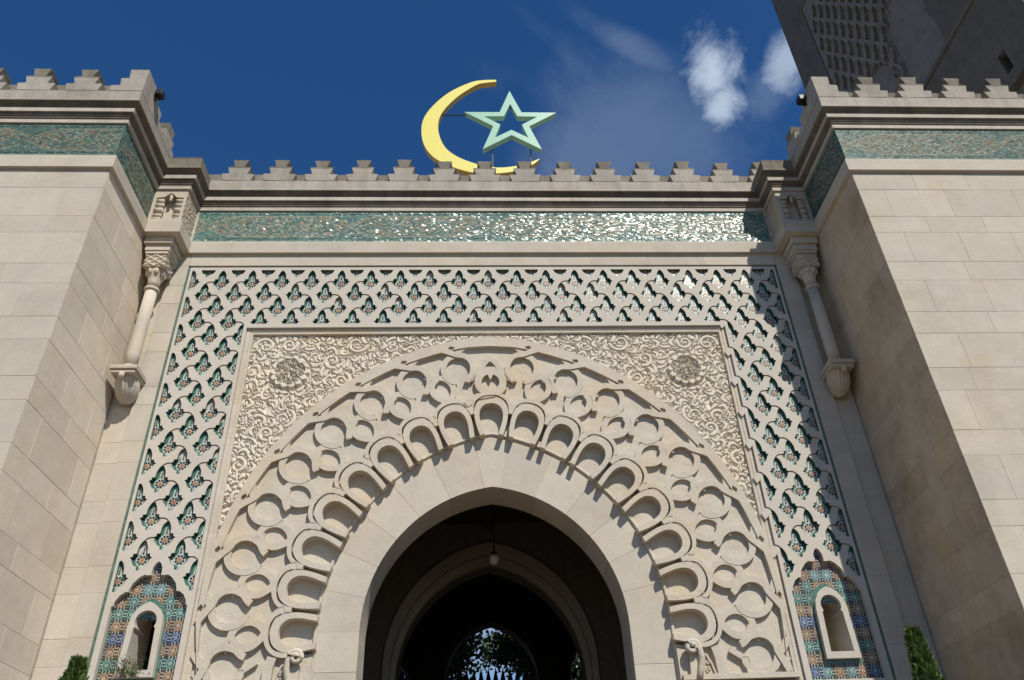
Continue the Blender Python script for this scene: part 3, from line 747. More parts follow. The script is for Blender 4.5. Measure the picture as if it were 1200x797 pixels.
obj('mortar_bed', slab([(2.20, .02)]+pointed(LC, LR-.01)[::-1]+[(-2.20, .02), (-(OC[0]+OR_)-.006, .02)]+pointed(OC, OR_+.006)+[((OC[0]+OR_)+.006, .02)], [], .1545, .75), M['mortar'], G)
jz = [0, .55, 1.1, 1.65, 2.2, 2.75, 3.3, 3.86, 4.34]
for s in (-1, 1):
    for a, b in zip(jz[:-1], jz[1:]):
        x0, x1 = sorted((s*(OC[0]+OR_), s*2.213)); obj('jamb_stone', cbox(x0, x1, .150+random.uniform(-.001, .001), .755, a+.003, b-.002, .003), M['stone'], G)
roll = [(x, z) for x, z in pointed(LC, LR, 0.0, 40)]
obj('roll_moulding', tube([(x, .142, z) for x, z in roll], .024, 8), M['carved'], G, smooth=True)
# marble panels under the interlace and lattice
for s in (-1, 1):
    x0, x1 = sorted((s*2.24, s*3.58))
    for a, b in zip([0, .9, 1.8, 2.7], [.9, 1.8, 2.7, 3.63]): obj('stone', cbox(x0, x1, .08, .285, a+.003, b-.003, .003), M['stone'], G)
    x0, x1 = sorted((s*3.70, s*4.745))
    for a, b in zip([0, .9, 1.8, 2.7], [.9, 1.8, 2.7, 3.44]): obj('stone', cbox(x0, x1, .0, .285, a+.003, b-.003, .003), M['stone'], G)
    x0, x1 = sorted((s*3.585, s*3.69)); obj('frame_foot', cbox(x0, x1, .045, .28, 0, 3.445, .004), M['stone'], G)

# ---- carved spandrels (arabesque), a worn height field
def arab_field(x0, x1, z0, z1, dx, strokes):
    nx, nz = int((x1-x0)/dx)+1, int((z1-z0)/dx)+1; H = np.zeros((nz, nx)); xs_ = x0+dx*np.arange(nx); zs_ = z0+dx*np.arange(nz)
    soft = dx*.62
    for pts, ws, gap, top in strokes:
        P = np.array(pts); wm = max(ws)+gap+soft
        a0, a1 = P[:, 0].min()-wm, P[:, 0].max()+wm; b0, b1 = P[:, 1].min()-wm, P[:, 1].max()+wm
        i0, i1 = max(0, int((a0-x0)/dx)), min(nx, int((a1-x0)/dx)+2); j0, j1 = max(0, int((b0-z0)/dx)), min(nz, int((b1-z0)/dx)+2)
        if i0 >= i1 or j0 >= j1: continue
        X, Z = np.meshgrid(xs_[i0:i1], zs_[j0:j1]); D = np.full(X.shape, 9.0)
        for k in range(len(P)-1):
            d = P[k+1]-P[k]; L2 = float(d@d)+1e-12; t = np.clip(((X-P[k, 0])*d[0]+(Z-P[k, 1])*d[1])/L2, 0, 1)
            dd = np.hypot(X-P[k, 0]-t*d[0], Z-P[k, 1]-t*d[1])-(ws[k]+(ws[k+1]-ws[k])*t); D = np.minimum(D, dd)
        sub = H[j0:j1, i0:i1]
        h = np.clip(-D/soft+.5, 0, 1)*top
        moat = np.clip((gap-D)/soft+.5, 0, 1)
        sub[:] = np.maximum(h, sub*(1-moat))
    return xs_, zs_, H
def crescent(p, a, L_, w, bend, n=7):
    P = []; ws = []
    for k in range(n+1):
        t = k/n-.5; x = t*L_; y = bend*L_*(.25-t*t)*2; P.append((p[0]+x*math.cos(a)-y*math.sin(a), p[1]+x*math.sin(a)+y*math.cos(a)))
        ws.append(w*max(.12, math.sin(math.pi*(k+.35)/(n+.7)))**.8)
    return P, ws
def field_mesh(xs_, zs_, H, ok, y_low, depth):
    nz, nx = H.shape; X, Z = np.meshgrid(xs_, zs_); Y = y_low-depth*H
    m_ = ok(X, Z); cell = m_[:-1, :-1] & m_[1:, :-1] & m_[:-1, 1:] & m_[1:, 1:]
    used = np.zeros_like(m_); used[:-1, :-1] |= cell; used[1:, :-1] |= cell; used[:-1, 1:] |= cell; used[1:, 1:] |= cell
    idx = -np.ones(H.shape, int); idx[used] = np.arange(used.sum())
    V = np.stack([X[used], Y[used], Z[used]], -1)
    jj, ii = np.nonzero(cell); F_ = np.stack([idx[jj, ii], idx[jj, ii+1], idx[jj+1, ii+1], idx[jj+1, ii]], -1); return V, F_
def big_obj(name, V, F_, mat, parent, smooth=False):
    me = bpy.data.meshes.new(name); me.vertices.add(len(V)); me.vertices.foreach_set('co', V.astype(np.float32).ravel())
    me.loops.add(F_.size); me.loops.foreach_set('vertex_index', F_.astype(np.int32).ravel()); me.polygons.add(len(F_))
    me.polygons.foreach_set('loop_start', np.arange(0, F_.size, 4, dtype=np.int32)); me.polygons.foreach_set('loop_total', np.full(len(F_), 4, dtype=np.int32))
    me.materials.append(mat); me.update(calc_edges=True); me.validate()
    if smooth: me.polygons.foreach_set('use_smooth', [True]*len(me.polygons))
    o = bpy.data.objects.new(name, me)
    return link(o, parent)
rnd = random.Random(5)
def inside_sp(x, z, mrg=0.0):
    if x < 0 or x > 3.62+mrg or z > 8.77+mrg or z < 4.6: return False
    return math.hypot(x+.32, z-4.69) > 3.97-mrg
MED = (2.965, 8.07)
ST = []
# background leaves, dense
for _ in range(2600):
    x, z = rnd.uniform(0, 3.65), rnd.uniform(4.8, 8.8)
    if not inside_sp(x, z, .03): continue
    P, w = crescent((x, z), rnd.uniform(0, 6.28), rnd.uniform(.12, .23), rnd.uniform(.022, .038), rnd.choice((-1, 1))*rnd.uniform(.4, 1.2)); ST.append((P, w, .008, 1.0))
# scroll vines
cen = []
tries = 0
while tries < 4000:
    tries += 1; x, z = rnd.uniform(.05, 3.6), rnd.uniform(5.2, 8.7); r = rnd.uniform(.10, .19)
    if not inside_sp(x, z, -.05-r*.6): continue
    if math.hypot(x-MED[0], z-MED[1]) < .33+r: continue
    if any(math.hypot(x-a, z-b) < (r+c)*1.02 for a, b, c in cen): continue
    cen.append((x, z, r))
for i, (x, z, r) in enumerate(cen):
    sg = rnd.choice((-1, 1)); a0 = rnd.uniform(0, 6.28)
    P, w = spiral((x, z), r, rnd.uniform(1.1, 1.45), a0, sg, .026, .014); 
    # connect to the nearest neighbour with a stem
    nb = sorted(cen, key=lambda c: math.hypot(c[0]-x, c[1]-z))[1]
    Q = [(nb[0]+(x-nb[0])*.25, nb[1]+(z-nb[1])*.25+.02), ((x+nb[0])/2+rnd.uniform(-.03, .03), (z+nb[1])/2), P[0]]
    ST.append((Q, [.014]*3, .010, .95)); ST.append((P, w, .013, 1.0)); 
    ST.append(([P[-1], (P[-1][0]+.001, P[-1][1])], [.028, .028], .008, 1.0))
    for k in range(3):
        a = a0+k*2.1+rnd.uniform(-.4, .4); q = (x+(r+.03)*math.cos(a), z+(r+.03)*math.sin(a))
        P2, w2 = crescent(q, a+1.57, rnd.uniform(.12, .18), .030, -sg*1.1); ST.append((P2, w2, .011, 1.0))
# medallion: lobed rim and fine interlace
for k in range(14):
    a = k*6.283/14; ST.append((arcp((MED[0]+.245*math.cos(a), MED[1]+.245*math.sin(a)), .02, 0, 360, 6), [.035]*7, .022, 1.0))
ST.append((arcp(MED, .12, 0, 360, 24), [.125]*25, .0, 1.15))
for k in range(14):
    a = k*6.283/14; ST.append((arcp((MED[0]+.235*math.cos(a), MED[1]+.235*math.sin(a)), .02, 0, 360, 6), [.030]*7, .0, 1.75))
for _ in range(260):
    a, r = rnd.uniform(0, 6.28), .19*math.sqrt(rnd.random()); P, w = crescent((MED[0]+r*math.cos(a), MED[1]+r*math.sin(a)), rnd.uniform(0, 6.28), rnd.uniform(.05, .08), .010, rnd.choice((-1, 1))*.9); ST.append((P, w, .008, 1.55))
xs_, zs_, H = arab_field(0, 3.66, 4.8, 8.80, .0092, ST)
ok = lambda X, Z: (X < 3.64) & (Z < 8.785) & (np.hypot(X+.32, Z-4.69) > 3.94) & (Z > 4.85)
Vf, Ff = field_mesh(xs_, zs_, H, ok, .116, .040)
for s in (1, -1):
    V2 = Vf.copy(); V2[:, 0] *= s
    big_obj('carved_spandrel', V2, Ff if s > 0 else Ff[:, ::-1], M['spandrel'], G)
obj('spandrel_ground', slab([(-3.7, 4.7), (-3.62, 4.7)]+pointed((-.32, 4.69), 3.93)[1:-1]+[(3.62, 4.7), (3.7, 4.7), (3.7, 8.84), (-3.7, 8.84)], [], .14, .28), M['carved'], G)

# ---- entablature over the gateway
obj('string_course', sweep(P_MOULD, [4]), M['stone'], G)
obj('frieze_wall', box(-4.9, 4.9, 0.0, .3, 10.5, 11.6), M['mortar'], G)
frieze((-4.83, -.002), (4.83, -.002), 10.57, 11.25, G, (0, -1), .105)
for s in (-1, 1): obj('frieze_end', box(min(s*4.832, s*4.872), max(s*4.832, s*4.872), -.012, .0, 10.568, 11.254), M['stone'], G)
obj('cornice_fillet', sweep(P_F3, [4]), M['fillet'], G); obj('cornice_cove', sweep(P_F2, [4]), M['soot_shade'], G); obj('cornice_cove', sweep(P_COVE, [4]), M['soot_shade'], G); obj('cornice_fillet', sweep(P_F1, [4]), M['fillet'], G)
obj('parapet', sweep(P_PAR, [4]), M['parapet'], G); obj('parapet_back', sweep(P_CURB, [4]), M['lichen'], G)
for k in range(14): merlon(G, -4.287-.005+.7115*k, -.142)
obj('roof_slab', box(-5.29, 5.29, .16, 9.0, 11.3, 11.6), M['mortar'], G)

# ---- corner brackets with colonnettes
def small_arab(x0, x1, z0, z1, n, seed):
    r_ = random.Random(seed); S_ = []
    for _ in range(n): P, w = crescent((r_.uniform(x0, x1), r_.uniform(z0, z1)), r_.uniform(0, 6.28), r_.uniform(.05, .09), r_.uniform(.009, .014), r_.choice((-1, 1))*1.0); S_.append((P, w, .009, 1.0))
    return arab_field(x0, x1, z0, z1, .0095, S_)
for s in (-1, 1):
    B = obj('corner_bracket', box(min(s*4.875, s*5.4), max(s*4.875, s*5.4), -.36, .0, 10.50, 11.6), M['stone'], G)
    segs = [2, 3] if s < 0 else [5, 6]
    obj('bracket_band', sweep(P_MOULD, segs), M['stone'], B)
    xa, xb = sorted((s*4.87, s*5.4)); xc_ = (xa+xb)/2
    # front frame with a recess, then piled rolls at both sides of the recess
    (V, Fc), _ = relief([([(xa, 10.56), (xb, 10.56), (xb, 11.26), (xa, 11.26)], -.5, 0),
        ([(xc_-.215, 10.62), (xc_+.215, 10.62), (xc_+.215, 11.08), (xc_+.09, 11.10), (xc_+.05, 11.15), (xc_, 11.19), (xc_-.05, 11.15), (xc_-.09, 11.10), (xc_-.215, 11.08)], -.365, 1)], skirt=-.36)
    obj('bracket_front', (V, Fc), M['stone'], B)
    for sx in (-1, 1):
        for zz, hh in ((10.665, .035), (10.735, .04), (10.84, .058), (10.955, .045), (11.045, .05)):
            xm = xc_+sx*.157; obj('bracket_roll', tube([(xm-.06, -.44, zz), (xm+.06, -.44, zz)], hh, 12), M['stone'], B, smooth=True)
    obj('bracket_pendant', lathe([(.004, 11.02), (.03, 11.05), (.018, 11.08), (.035, 11.12), (.02, 11.16)], xc_, -.47, 10), M['carved'], B, smooth=True)
    X_, Z_, H_ = small_arab(-.5, .0, 10.57, 11.25, 420, 3+s)
    Vf2, Ff2 = field_mesh(X_, Z_, H_, lambda X, Z: X < 9, .0, .022)
    V2 = np.stack([s*(4.882+Vf2[:, 1]), Vf2[:, 0], Vf2[:, 2]], -1); big_obj('bracket_flank', V2, Ff2, M['carved'], B)
    obj('bracket_cornice', sweep(P_F3, segs), M['fillet'], B); obj('bracket_cove', sweep(P_F2, segs), M['soot_shade'], B); obj('bracket_cornice', sweep(P_F1, segs), M['fillet'], B); obj('bracket_cove', sweep(P_COVE, segs), M['soot_shade'], B)
    obj('bracket_coping', sweep(P_PAR, segs), M['lichen'], B); obj('bracket_coping', sweep([(-.5, 11.864), (.142, 11.864), (.142, 11.87), (-.5, 11.90)], segs), M['weathered'], B)
    # colonnette
    cx, cy = s*5.155, -.215
    CO = obj('colonnette', lathe([(.092, 7.985), (.094, 8.2), (.092, 8.8), (.086, 9.36)], cx, cy, 20), M['stone'], G, smooth=True)
    obj('impost_block', join([cbox(cx-.19, cx+.19, cy-.195, 0, 10.04, 10.15, .004), cbox(cx-.175, cx+.175, cy-.18, 0, 9.985, 10.037, .004), cbox(cx-.215, cx+.215, cy-.24, 0, 10.155, 10.272, .006)]), M['stone'], CO)
    # capital: square carved drum over drooping lobes
    cap = [cbox(cx-.155, cx+.155, cy-.155, cy+.155, 9.74, 9.98, .01)]
    for ax in (0, 1):
        for sg in (-1, 1):
            for a, b in (((-.15, 9.96), (.15, 9.76)), ((.15, 9.96), (-.15, 9.76)), ((-.15, 9.86), (0, 9.97)), ((.15, 9.86), (0, 9.97)), ((-.15, 9.86), (0, 9.75)), ((.15, 9.86), (0, 9.75))):
                if ax == 0: pts = [(cx+a[0], cy+sg*.158, a[1]), (cx+b[0], cy+sg*.158, b[1])]
                else: pts = [(cx+sg*.158, cy+a[0], a[1]), (cx+sg*.158, cy+b[0], b[1])]
                cap.append(tube(pts, .017, 6))
    obj('capital', join(cap), M['carved'], CO)
    lob = [lathe([(.088, 9.43), (.088, 9.52), (.102, 9.60), (.125, 9.66), (.145, 9.74)], cx, cy, 24, 8, .06)]
    for k in range(8):
        a = k*math.pi/4+math.pi/8; lob.append(lathe([(.012, 9.63), (.034, 9.655), (.04, 9.69), (.034, 9.73)], cx+.118*math.cos(a), cy+.118*math.sin(a), 10))
    obj('capital_lobes', join(lob), M['carved'], CO, smooth=True)
    obj('neck_ring', lathe([(.10, 9.36), (.108, 9.37), (.113, 9.39), (.108, 9.41), (.085, 9.425)], cx, cy, 20), M['carved'], CO, smooth=True)
    obj('base_ring', lathe([(.125, 7.92), (.13, 7.94), (.12, 7.955), (.105, 7.965), (.112, 7.98), (.092, 8.0)], cx, cy, 20), M['carved'], CO, smooth=True)
    obj('corbel_slab', join([cbox(cx-.185, cx+.185, cy-.195, .04, 7.855, 7.92, .006), cbox(cx-.165, cx+.165, cy-.17, .04, 7.80, 7.853, .006)]), M['stone'], CO)
    sh = []
    nn = 108; prof = [(.160, 7.80), (.168, 7.72), (.155, 7.63), (.125, 7.55), (.07, 7.49), (.02, 7.47)]
    V = []; Fc = []
    for i, (r, z) in enumerate(prof):
        for k in range(nn):
            a = 2*math.pi*k/nn; rr = r*(1+.085*abs(math.sin(9*a))); V.append((cx+rr*math.cos(a)*.92, .03+(cy-.03+rr*math.sin(a)*.92-.0)*(.35+.65*(1 if i < 1 else max(.0, (z-7.25)/.55))) if False else cy+.06+rr*math.sin(a)*1.0+.11*i/5, z))
    for i in range(len(prof)-1):
        for k in range(nn): Fc.append((i*nn+k, (i+1)*nn+k, (i+1)*nn+(k+1) % nn, i*nn+(k+1) % nn))
    Fc.append(tuple(range((len(prof)-1)*nn, len(prof)*nn))); obj('shell_corbel', (V, Fc), M['carved'], CO, smooth=True)
    obj('corbel_knob', lathe([(.01, 7.70), (.035, 7.72), (.042, 7.755), (.035, 7.79), (.01, 7.80)], cx, cy-.175, 12), M['carved'], CO, smooth=True)

# ------------------------------------------------------------------ passage behind the arch
I = thing('entrance_passage', 'dark vaulted passage seen through the main arch with a moulded inner arch', 'passage', (0, 5, 0))
IN_C, IN_R = (-.363, 4.433), 1.88
inner_hole = [(x, z) for x, z in pointed(IN_C, IN_R, 0.02, 20)]
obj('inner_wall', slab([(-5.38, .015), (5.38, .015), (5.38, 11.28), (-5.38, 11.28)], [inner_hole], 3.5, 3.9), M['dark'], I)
o1 = [(x, z) for x, z in pointed((-.33, 4.65), 2.055, None, 20)]; o1 = [(o1[0][0], .03)]+o1+[(o1[-1][0], .03)]
for off, y0, nm in ((0, 3.44, 0),):
    ring = o1+[(x, z) for x, z in inner_hole[::-1]]
    half = len(o1)
    V = []; Fc = []
    n = len(inner_hole)
    prof = [(1.0, 3.50), (1.0, 3.44), (.55, 3.43), (.5, 3.46), (.42, 3.46), (.38, 3.42), (0, 3.42), (0, 3.60)]
    for i in range(n):
        a = np.array(inner_hole[i]); b = np.array(o1[i])
        for t, y in prof: p = a+(b-a)*t; V.append((p[0], y, p[1]))
    k = len(prof)
    for i in range(n-1):
        for j in range(k-1): Fc.append((i*k+j, i*k+j+1, (i+1)*k+j+1, (i+1)*k+j))
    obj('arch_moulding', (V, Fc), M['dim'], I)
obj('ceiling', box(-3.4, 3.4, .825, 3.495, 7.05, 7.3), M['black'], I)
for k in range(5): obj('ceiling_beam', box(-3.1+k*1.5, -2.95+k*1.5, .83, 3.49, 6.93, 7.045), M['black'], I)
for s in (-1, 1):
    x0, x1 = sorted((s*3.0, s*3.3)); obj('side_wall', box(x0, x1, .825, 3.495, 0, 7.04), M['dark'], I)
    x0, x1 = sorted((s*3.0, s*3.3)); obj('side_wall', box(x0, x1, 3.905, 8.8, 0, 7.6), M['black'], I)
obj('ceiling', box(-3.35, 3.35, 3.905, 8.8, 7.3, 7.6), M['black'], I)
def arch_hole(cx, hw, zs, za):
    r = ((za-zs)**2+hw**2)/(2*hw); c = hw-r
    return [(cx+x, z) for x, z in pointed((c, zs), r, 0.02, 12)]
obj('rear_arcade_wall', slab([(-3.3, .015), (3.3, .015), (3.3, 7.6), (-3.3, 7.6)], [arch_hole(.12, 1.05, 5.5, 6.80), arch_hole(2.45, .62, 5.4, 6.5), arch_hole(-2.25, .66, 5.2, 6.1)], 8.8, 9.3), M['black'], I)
# rear gate of spear-headed pickets
GT = thing('picket_gate', 'black spiked picket gate silhouetted at the far end of the passage', 'gate', (.1, 9.6, 0))
pm = None
for k in range(40):
    x = -3.3+k*.168
    if pm is None:
        v, f = join([box(-.03, .03, -.015, .015, 0, 5.66), ([(-.07, 0, 5.66), (.07, 0, 5.66), (0, 0, 6.0), (0, -.03, 5.70), (0, .03, 5.70)], [(0, 3, 2), (3, 1, 2), (1, 4, 2), (4, 0, 2), (0, 4, 1, 3)])])
        pm = bpy.data.meshes.new('picket'); pm.from_pydata(v, [], f); pm.materials.append(M['iron']); pm.update()
    o = bpy.data.objects.new('picket', pm); o.location = (x, 9.6, 0); link(o, GT)
for zz in (.6, 2.4, 5.5): obj('rail', box(-3.4, 3.4, 9.57, 9.63, zz, zz+.14), M['iron'], GT)
obj('gate_panel', box(-3.4, 3.4, 9.64, 9.66, 0, 5.62), M['iron'], GT)

LP = thing('pendant_lamp', 'small opal globe lamp hanging on a thin rod inside the main arch', 'lamp', (.05, 2.2, 5.2))
obj('rod', tube([(.055, 2.2, 7.04), (.055, 2.2, 6.06)], .012, 6), M['iron'], LP)
obj('lamp_cap', lathe([(.02, 6.07), (.05, 6.04), (.055, 6.00)][::-1], .055, 2.2, 12), M['iron'], LP)
obj('globe', lathe([(.01, 5.84), (.06, 5.87), (.085, 5.93), (.075, 5.98), (.05, 6.0)], .055, 2.2, 14), M['glass'], LP, smooth=True)

# ------------------------------------------------------------------ crescent and star
EM = thing('crescent_and_star', 'yellow crescent with pale green outlined star on posts above the battlements', 'emblem', (.2, .9, 11.6))
def Pz(px, py, y=.9):
    d = px_dir(px, py); t = (y+10)/d.y; return (CX+d.x*t, 1.6+d.z*t)
Zm = lambda L_: [Pz(450+a/3.987, 70+b/3.987) for a, b in L_]
oc = crom(Zm([(524, 103), (460, 105), (400, 117), (300, 165), (215, 240), (178, 310), (185, 400), (240, 470)])+[Pz(538, 200.5), Pz(565, 205.5), Pz(600, 203.5)]+Zm([(690, 500), (727, 473)]), 5)
ic = crom(Zm([(524, 112), (475, 117), (430, 128), (340, 185), (270, 260), (253, 330), (280, 410), (340, 460), (430, 495), (520, 512), (600, 508), (670, 492), (725, 472)]), 5)
ring = [tuple(p) for p in oc]+[tuple(p) for p in ic[::-1]]
(V, Fc), mi = relief([(ring, .85, 0)], wallfn=lambda a, b: 1, skirt=.98)
for q, m_ in zip([list(f) for f in Fc], list(mi)):
    if m_ == 0: pass
n0 = len(V); fr_ = [f for f, m_ in zip(Fc, mi) if m_ == 0]; V += [(x, .98, z) for x, y, z in V[:n0]]; Fc += [[i+n0 for i in f[::-1]] for f in fr_]; mi += [0]*len(fr_)
mi2 = mi
(Vs, Fs), mis = relief([(ring, .85, 0)], wallfn=lambda a, b: 1, skirt=.98)
obj('crescent', (V, Fc), [M['gold'], M['goldside']], EM, idx=[m_ for m_ in mi])
sc, sR, sr = (.561, 14.60), 1.0, .386
st_o = [(sc[0]+(sR if k % 2 == 0 else sr)*math.sin(k*math.pi/5-.0), sc[1]+(sR if k % 2 == 0 else sr)*math.cos(k*math.pi/5)) for k in range(10)]
st_i = [(sc[0]+(.575 if k % 2 == 0 else .232)*math.sin(k*math.pi/5), sc[1]+(.575 if k % 2 == 0 else .232)*math.cos(k*math.pi/5)) for k in range(10)]
obj('star', slab(st_o, [st_i], .85, .97), M['mint'], EM)
x0, z0 = Pz(512, 133.5); x1, z1 = Pz(546, 134)
obj('tie_rod', tube([(x0-.2, .93, z0), (x1+.1, .93, z1)], .014, 6), M['iron'], EM)
for px, a in ((577, 170), (622, 172), (511, 182)):
    x, z = Pz(px, a); obj('support_post', tube([(x, 1.0, 11.55), (x, 1.0, z+.1)], .018, 6), M['steel'], EM)

# ------------------------------------------------------------------ floodlights on the flank parapets
for s, lb in ((-1, 'small black floodlight on the parapet of the left pavilion'), (1, 'small black floodlight on the parapet of the right pavilion')):
    FL = thing('floodlight', lb, 'floodlight', (s*5.2, -1.62, 12.0), 'floodlights on the pavilion parapets')
    obj('housing', cbox(s*5.19-.055, s*5.19+.055, -1.70, -1.56, 12.18, 12.29, .01), M['iron'], FL); obj('bracket', box(min(s*5.19, s*5.30), max(s*5.19, s*5.30), -1.64, -1.61, 12.10, 12.175), M['iron'], FL)

# ------------------------------------------------------------------ minaret (shaded left flank of the tower)
MT = thing('minaret', 'tall square stone minaret in shade with a lattice panel over lobed blind arches', 'minaret', (14.2, 3.2, 0))
TX = 11.0; TY0, TY1 = -1.0, 6.85
def to_flank(vf, x0=TX):
    """local x -> -y along the flank (0 at the far corner), local y -> +x depth"""
    v, f = vf; return [(x0+q[1], TY1-q[0], q[2]) for q in v], f
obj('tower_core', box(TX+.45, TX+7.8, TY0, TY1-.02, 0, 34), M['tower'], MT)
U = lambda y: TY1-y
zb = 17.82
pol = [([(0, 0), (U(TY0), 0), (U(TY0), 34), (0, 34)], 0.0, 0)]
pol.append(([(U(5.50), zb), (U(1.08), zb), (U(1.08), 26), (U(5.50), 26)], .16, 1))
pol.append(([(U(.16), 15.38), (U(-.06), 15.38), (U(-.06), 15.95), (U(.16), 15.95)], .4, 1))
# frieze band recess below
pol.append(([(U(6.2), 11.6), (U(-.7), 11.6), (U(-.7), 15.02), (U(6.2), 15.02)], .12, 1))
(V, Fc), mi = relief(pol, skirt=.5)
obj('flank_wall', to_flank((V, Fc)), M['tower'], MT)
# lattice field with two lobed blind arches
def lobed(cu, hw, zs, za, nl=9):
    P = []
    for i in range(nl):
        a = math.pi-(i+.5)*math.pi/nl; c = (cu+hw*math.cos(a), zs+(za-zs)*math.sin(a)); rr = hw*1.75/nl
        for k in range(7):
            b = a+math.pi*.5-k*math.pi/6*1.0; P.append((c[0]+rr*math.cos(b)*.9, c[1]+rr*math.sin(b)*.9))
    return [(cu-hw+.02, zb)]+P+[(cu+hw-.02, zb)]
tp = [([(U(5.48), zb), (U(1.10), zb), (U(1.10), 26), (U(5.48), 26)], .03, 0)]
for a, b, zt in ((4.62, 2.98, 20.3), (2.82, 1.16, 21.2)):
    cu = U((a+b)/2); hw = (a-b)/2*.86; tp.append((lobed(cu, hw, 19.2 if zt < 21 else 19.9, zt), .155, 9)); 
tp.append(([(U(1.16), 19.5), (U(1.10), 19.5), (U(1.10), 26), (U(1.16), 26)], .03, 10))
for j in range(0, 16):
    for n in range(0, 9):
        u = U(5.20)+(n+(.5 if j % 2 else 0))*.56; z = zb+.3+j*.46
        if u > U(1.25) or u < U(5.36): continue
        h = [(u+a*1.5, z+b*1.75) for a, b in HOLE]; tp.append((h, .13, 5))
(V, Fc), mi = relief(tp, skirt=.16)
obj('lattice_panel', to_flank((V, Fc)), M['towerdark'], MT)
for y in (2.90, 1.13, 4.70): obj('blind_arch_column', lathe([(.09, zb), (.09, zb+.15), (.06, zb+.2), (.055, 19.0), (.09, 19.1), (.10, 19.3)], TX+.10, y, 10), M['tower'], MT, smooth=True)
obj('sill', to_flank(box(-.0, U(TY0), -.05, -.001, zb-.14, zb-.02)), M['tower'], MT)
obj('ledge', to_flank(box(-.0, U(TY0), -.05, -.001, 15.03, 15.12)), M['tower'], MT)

# ------------------------------------------------------------------ plants
def conifer(x, y, h, r, label, seed, n=9000):
    rr = np.random.default_rng(seed); T = thing('conifer_shrub', label, 'shrub', (x, y, 0), None)
    obj('trunk', tube([(x, y, 0), (x, y, h*.5), (x, y, h*.93)], [.05, .035, .008], 8), M['bark'], T)
    V = []; Fc = []
    for k in range(n):
        t = 1-rr.random()**1.25*.85 if k % 3 else rr.random()
        t = min(.995, t); z = h*t; R_ = r*(1-t)**.62*1.05+.015; a = rr.random()*6.283; lump = 1+.16*math.sin(a*5+z*7)+.12*math.sin(z*19+a*3)
        q = R_*lump*(.45+.55*rr.random()**.5); p = np.array([x+q*math.cos(a), y+q*math.sin(a), z])
        d = np.array([math.cos(a)*.55, math.sin(a)*.55, .9+.3*rr.random()])+rr.normal(0, .28, 3); d /= np.linalg.norm(d)
        L_ = rr.uniform(.05, .11); w = np.cross(d, rr.normal(0, 1, 3)); w = w/np.linalg.norm(w)*L_*.17; i = len(V)
        V += [tuple(p-w*.6), tuple(p+w*.6), tuple(p+d*L_*.6+w), tuple(p+d*L_), tuple(p+d*L_*.6-w)]; Fc += [(i, i+1, i+2, i+3, i+4)]
    obj('foliage', (V, Fc), M['conifer'], T); return T
conifer(-4.43, -1.0, 3.78, .36, 'green conifer at the foot of the left pavilion, its tip just entering the picture', 3)
conifer(4.62, -1.0, 3.86, .30, 'green conifer at the foot of the shaded right flank wall', 4)
WD = thing('sill_weed', 'thin leafy weed growing on the sill of the left niche window', 'plant', (-4.3, -.03, 3.85))
st_ = []
for k in range(26):
    a = random.uniform(-.9, .9); L_ = random.uniform(.08, .22); x = -4.28+random.uniform(-.09, .12); st_.append(tube([(x, -.03, 3.83), (x+.4*L_*a, -.05, 3.83+.6*L_), (x+L_*a, -.07-random.random()*.05, 3.83+L_)], .003, 4))
obj('stems', join(st_), M['bark'], WD)
V = []; Fc = []
for k in range(160):
    p = np.array([-4.28+random.gauss(0, .085), -.06+random.gauss(0, .02), 3.86+abs(random.gauss(0, .08))]); d = np.array([random.gauss(0, 1), random.gauss(0, .6), random.gauss(0, 1)]); d /= np.linalg.norm(d); w = np.cross(d, [.3, 1, .1])*.008; i = len(V)
    V += [tuple(p-w), tuple(p+d*.018), tuple(p+w), tuple(p-d*.012)]; Fc.append((i, i+1, i+2, i+3))
obj('leaves', (V, Fc), M['conifer'], WD)

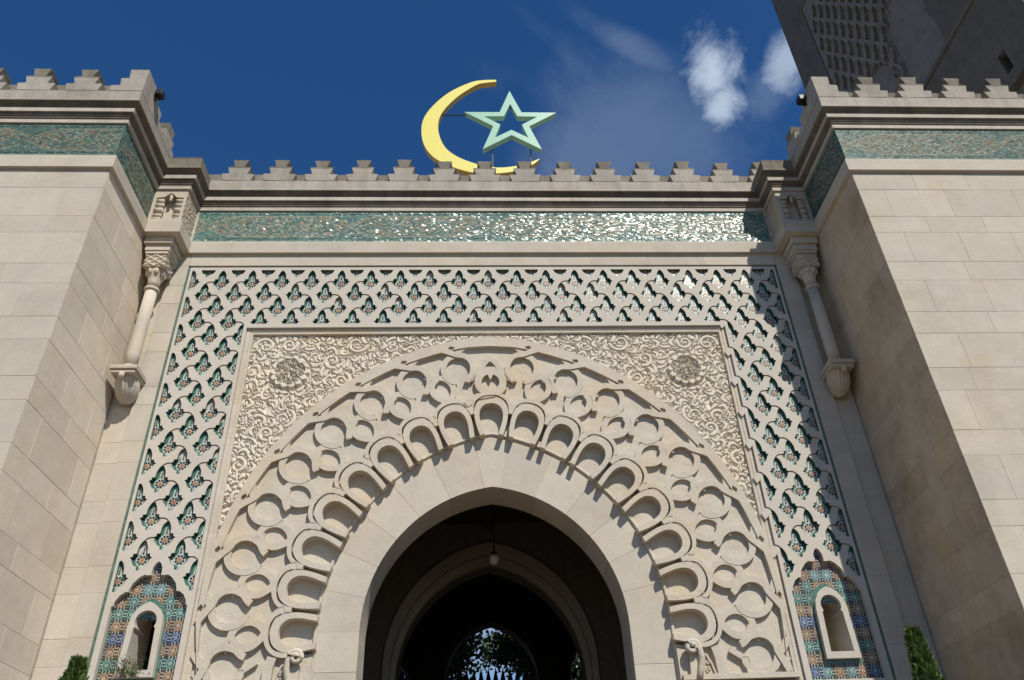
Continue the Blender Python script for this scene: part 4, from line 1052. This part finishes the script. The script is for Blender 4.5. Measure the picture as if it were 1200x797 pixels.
# trees and a house beyond the passage
def tree(x, y, h, cr, cz, label, seed, n=17000, ls=.12):
    rr = np.random.default_rng(seed); T = thing('tree', label, 'tree', (x, y, 0), 'trees beyond the passage')
    obj('trunk', tube([(x, y, 0), (x+.1, y, h*.4), (x, y+.1, h*.8)], [.22, .15, .05], 8), M['bark'], T)
    br = []
    for k in range(12):
        a = rr.random()*6.283; z = h*rr.uniform(.4, .75); br.append(tube([(x, y, z), (x+cr*.5*math.cos(a), y+cr*.5*math.sin(a), z+.5), (x+cr*.9*math.cos(a), y+cr*.9*math.sin(a), z+.6+rr.random())], [.06, .035, .01], 6))
    obj('branches', join(br), M['bark'], T)
    cl = [(x+cr*rr.normal(0, .5), y+cr*rr.normal(0, .5), cz+cr*rr.normal(0, .45), rr.uniform(.35, .7)) for _ in range(34)]; V = []; Fc = []
    for k in range(n):
        c = cl[rr.integers(len(cl))]; p = np.array(c[:3])+rr.normal(0, c[3]*.55, 3); d = rr.normal(0, 1, 3); d /= np.linalg.norm(d); w = np.cross(d, rr.normal(0, 1, 3)); w = w/np.linalg.norm(w)*ls*.4; i = len(V)
        V += [tuple(p-d*ls*.5), tuple(p+w), tuple(p+d*ls*.6), tuple(p-w)]; Fc.append((i, i+1, i+2, i+3))
    obj('crown', (V, Fc), M['leaf'], T)
tree(-1.5, 13.0, 8.0, 1.25, 7.5, 'leafy tree left of the gap of sky at the end of the passage', 21)
tree(1.7, 13.0, 9.0, 1.25, 7.7, 'leafy tree hanging over the sky at the end of the passage', 22)
tree(4.6, 19.0, 9.0, 1.9, 8.0, 'leafy tree seen at the right edge of the inner arch', 23)
HB = thing('distant_house', 'pale house with a sloping zinc roof glimpsed beyond the passage', 'house', (4.5, 30, 0))
obj('wall', box(2.2, 9.5, 28, 36, 0, 9.0), M['stone'], HB)
obj('roof', ([(1.9, 27.6, 9.0), (9.8, 27.6, 9.0), (9.8, 36.4, 9.0), (1.9, 36.4, 9.0), (4.6, 30.5, 11.6), (7.1, 30.5, 11.6), (7.1, 33.5, 11.6), (4.6, 33.5, 11.6)], [(0, 1, 5, 4), (1, 2, 6, 5), (2, 3, 7, 6), (3, 0, 4, 7), (4, 5, 6, 7)]), M['roof'], HB)
for k in range(3):
    w_ = obj('window', box(3.0+2*k, 3.9+2*k, 27.97, 28.02, 6.2, 7.9), M['iron'], HB)
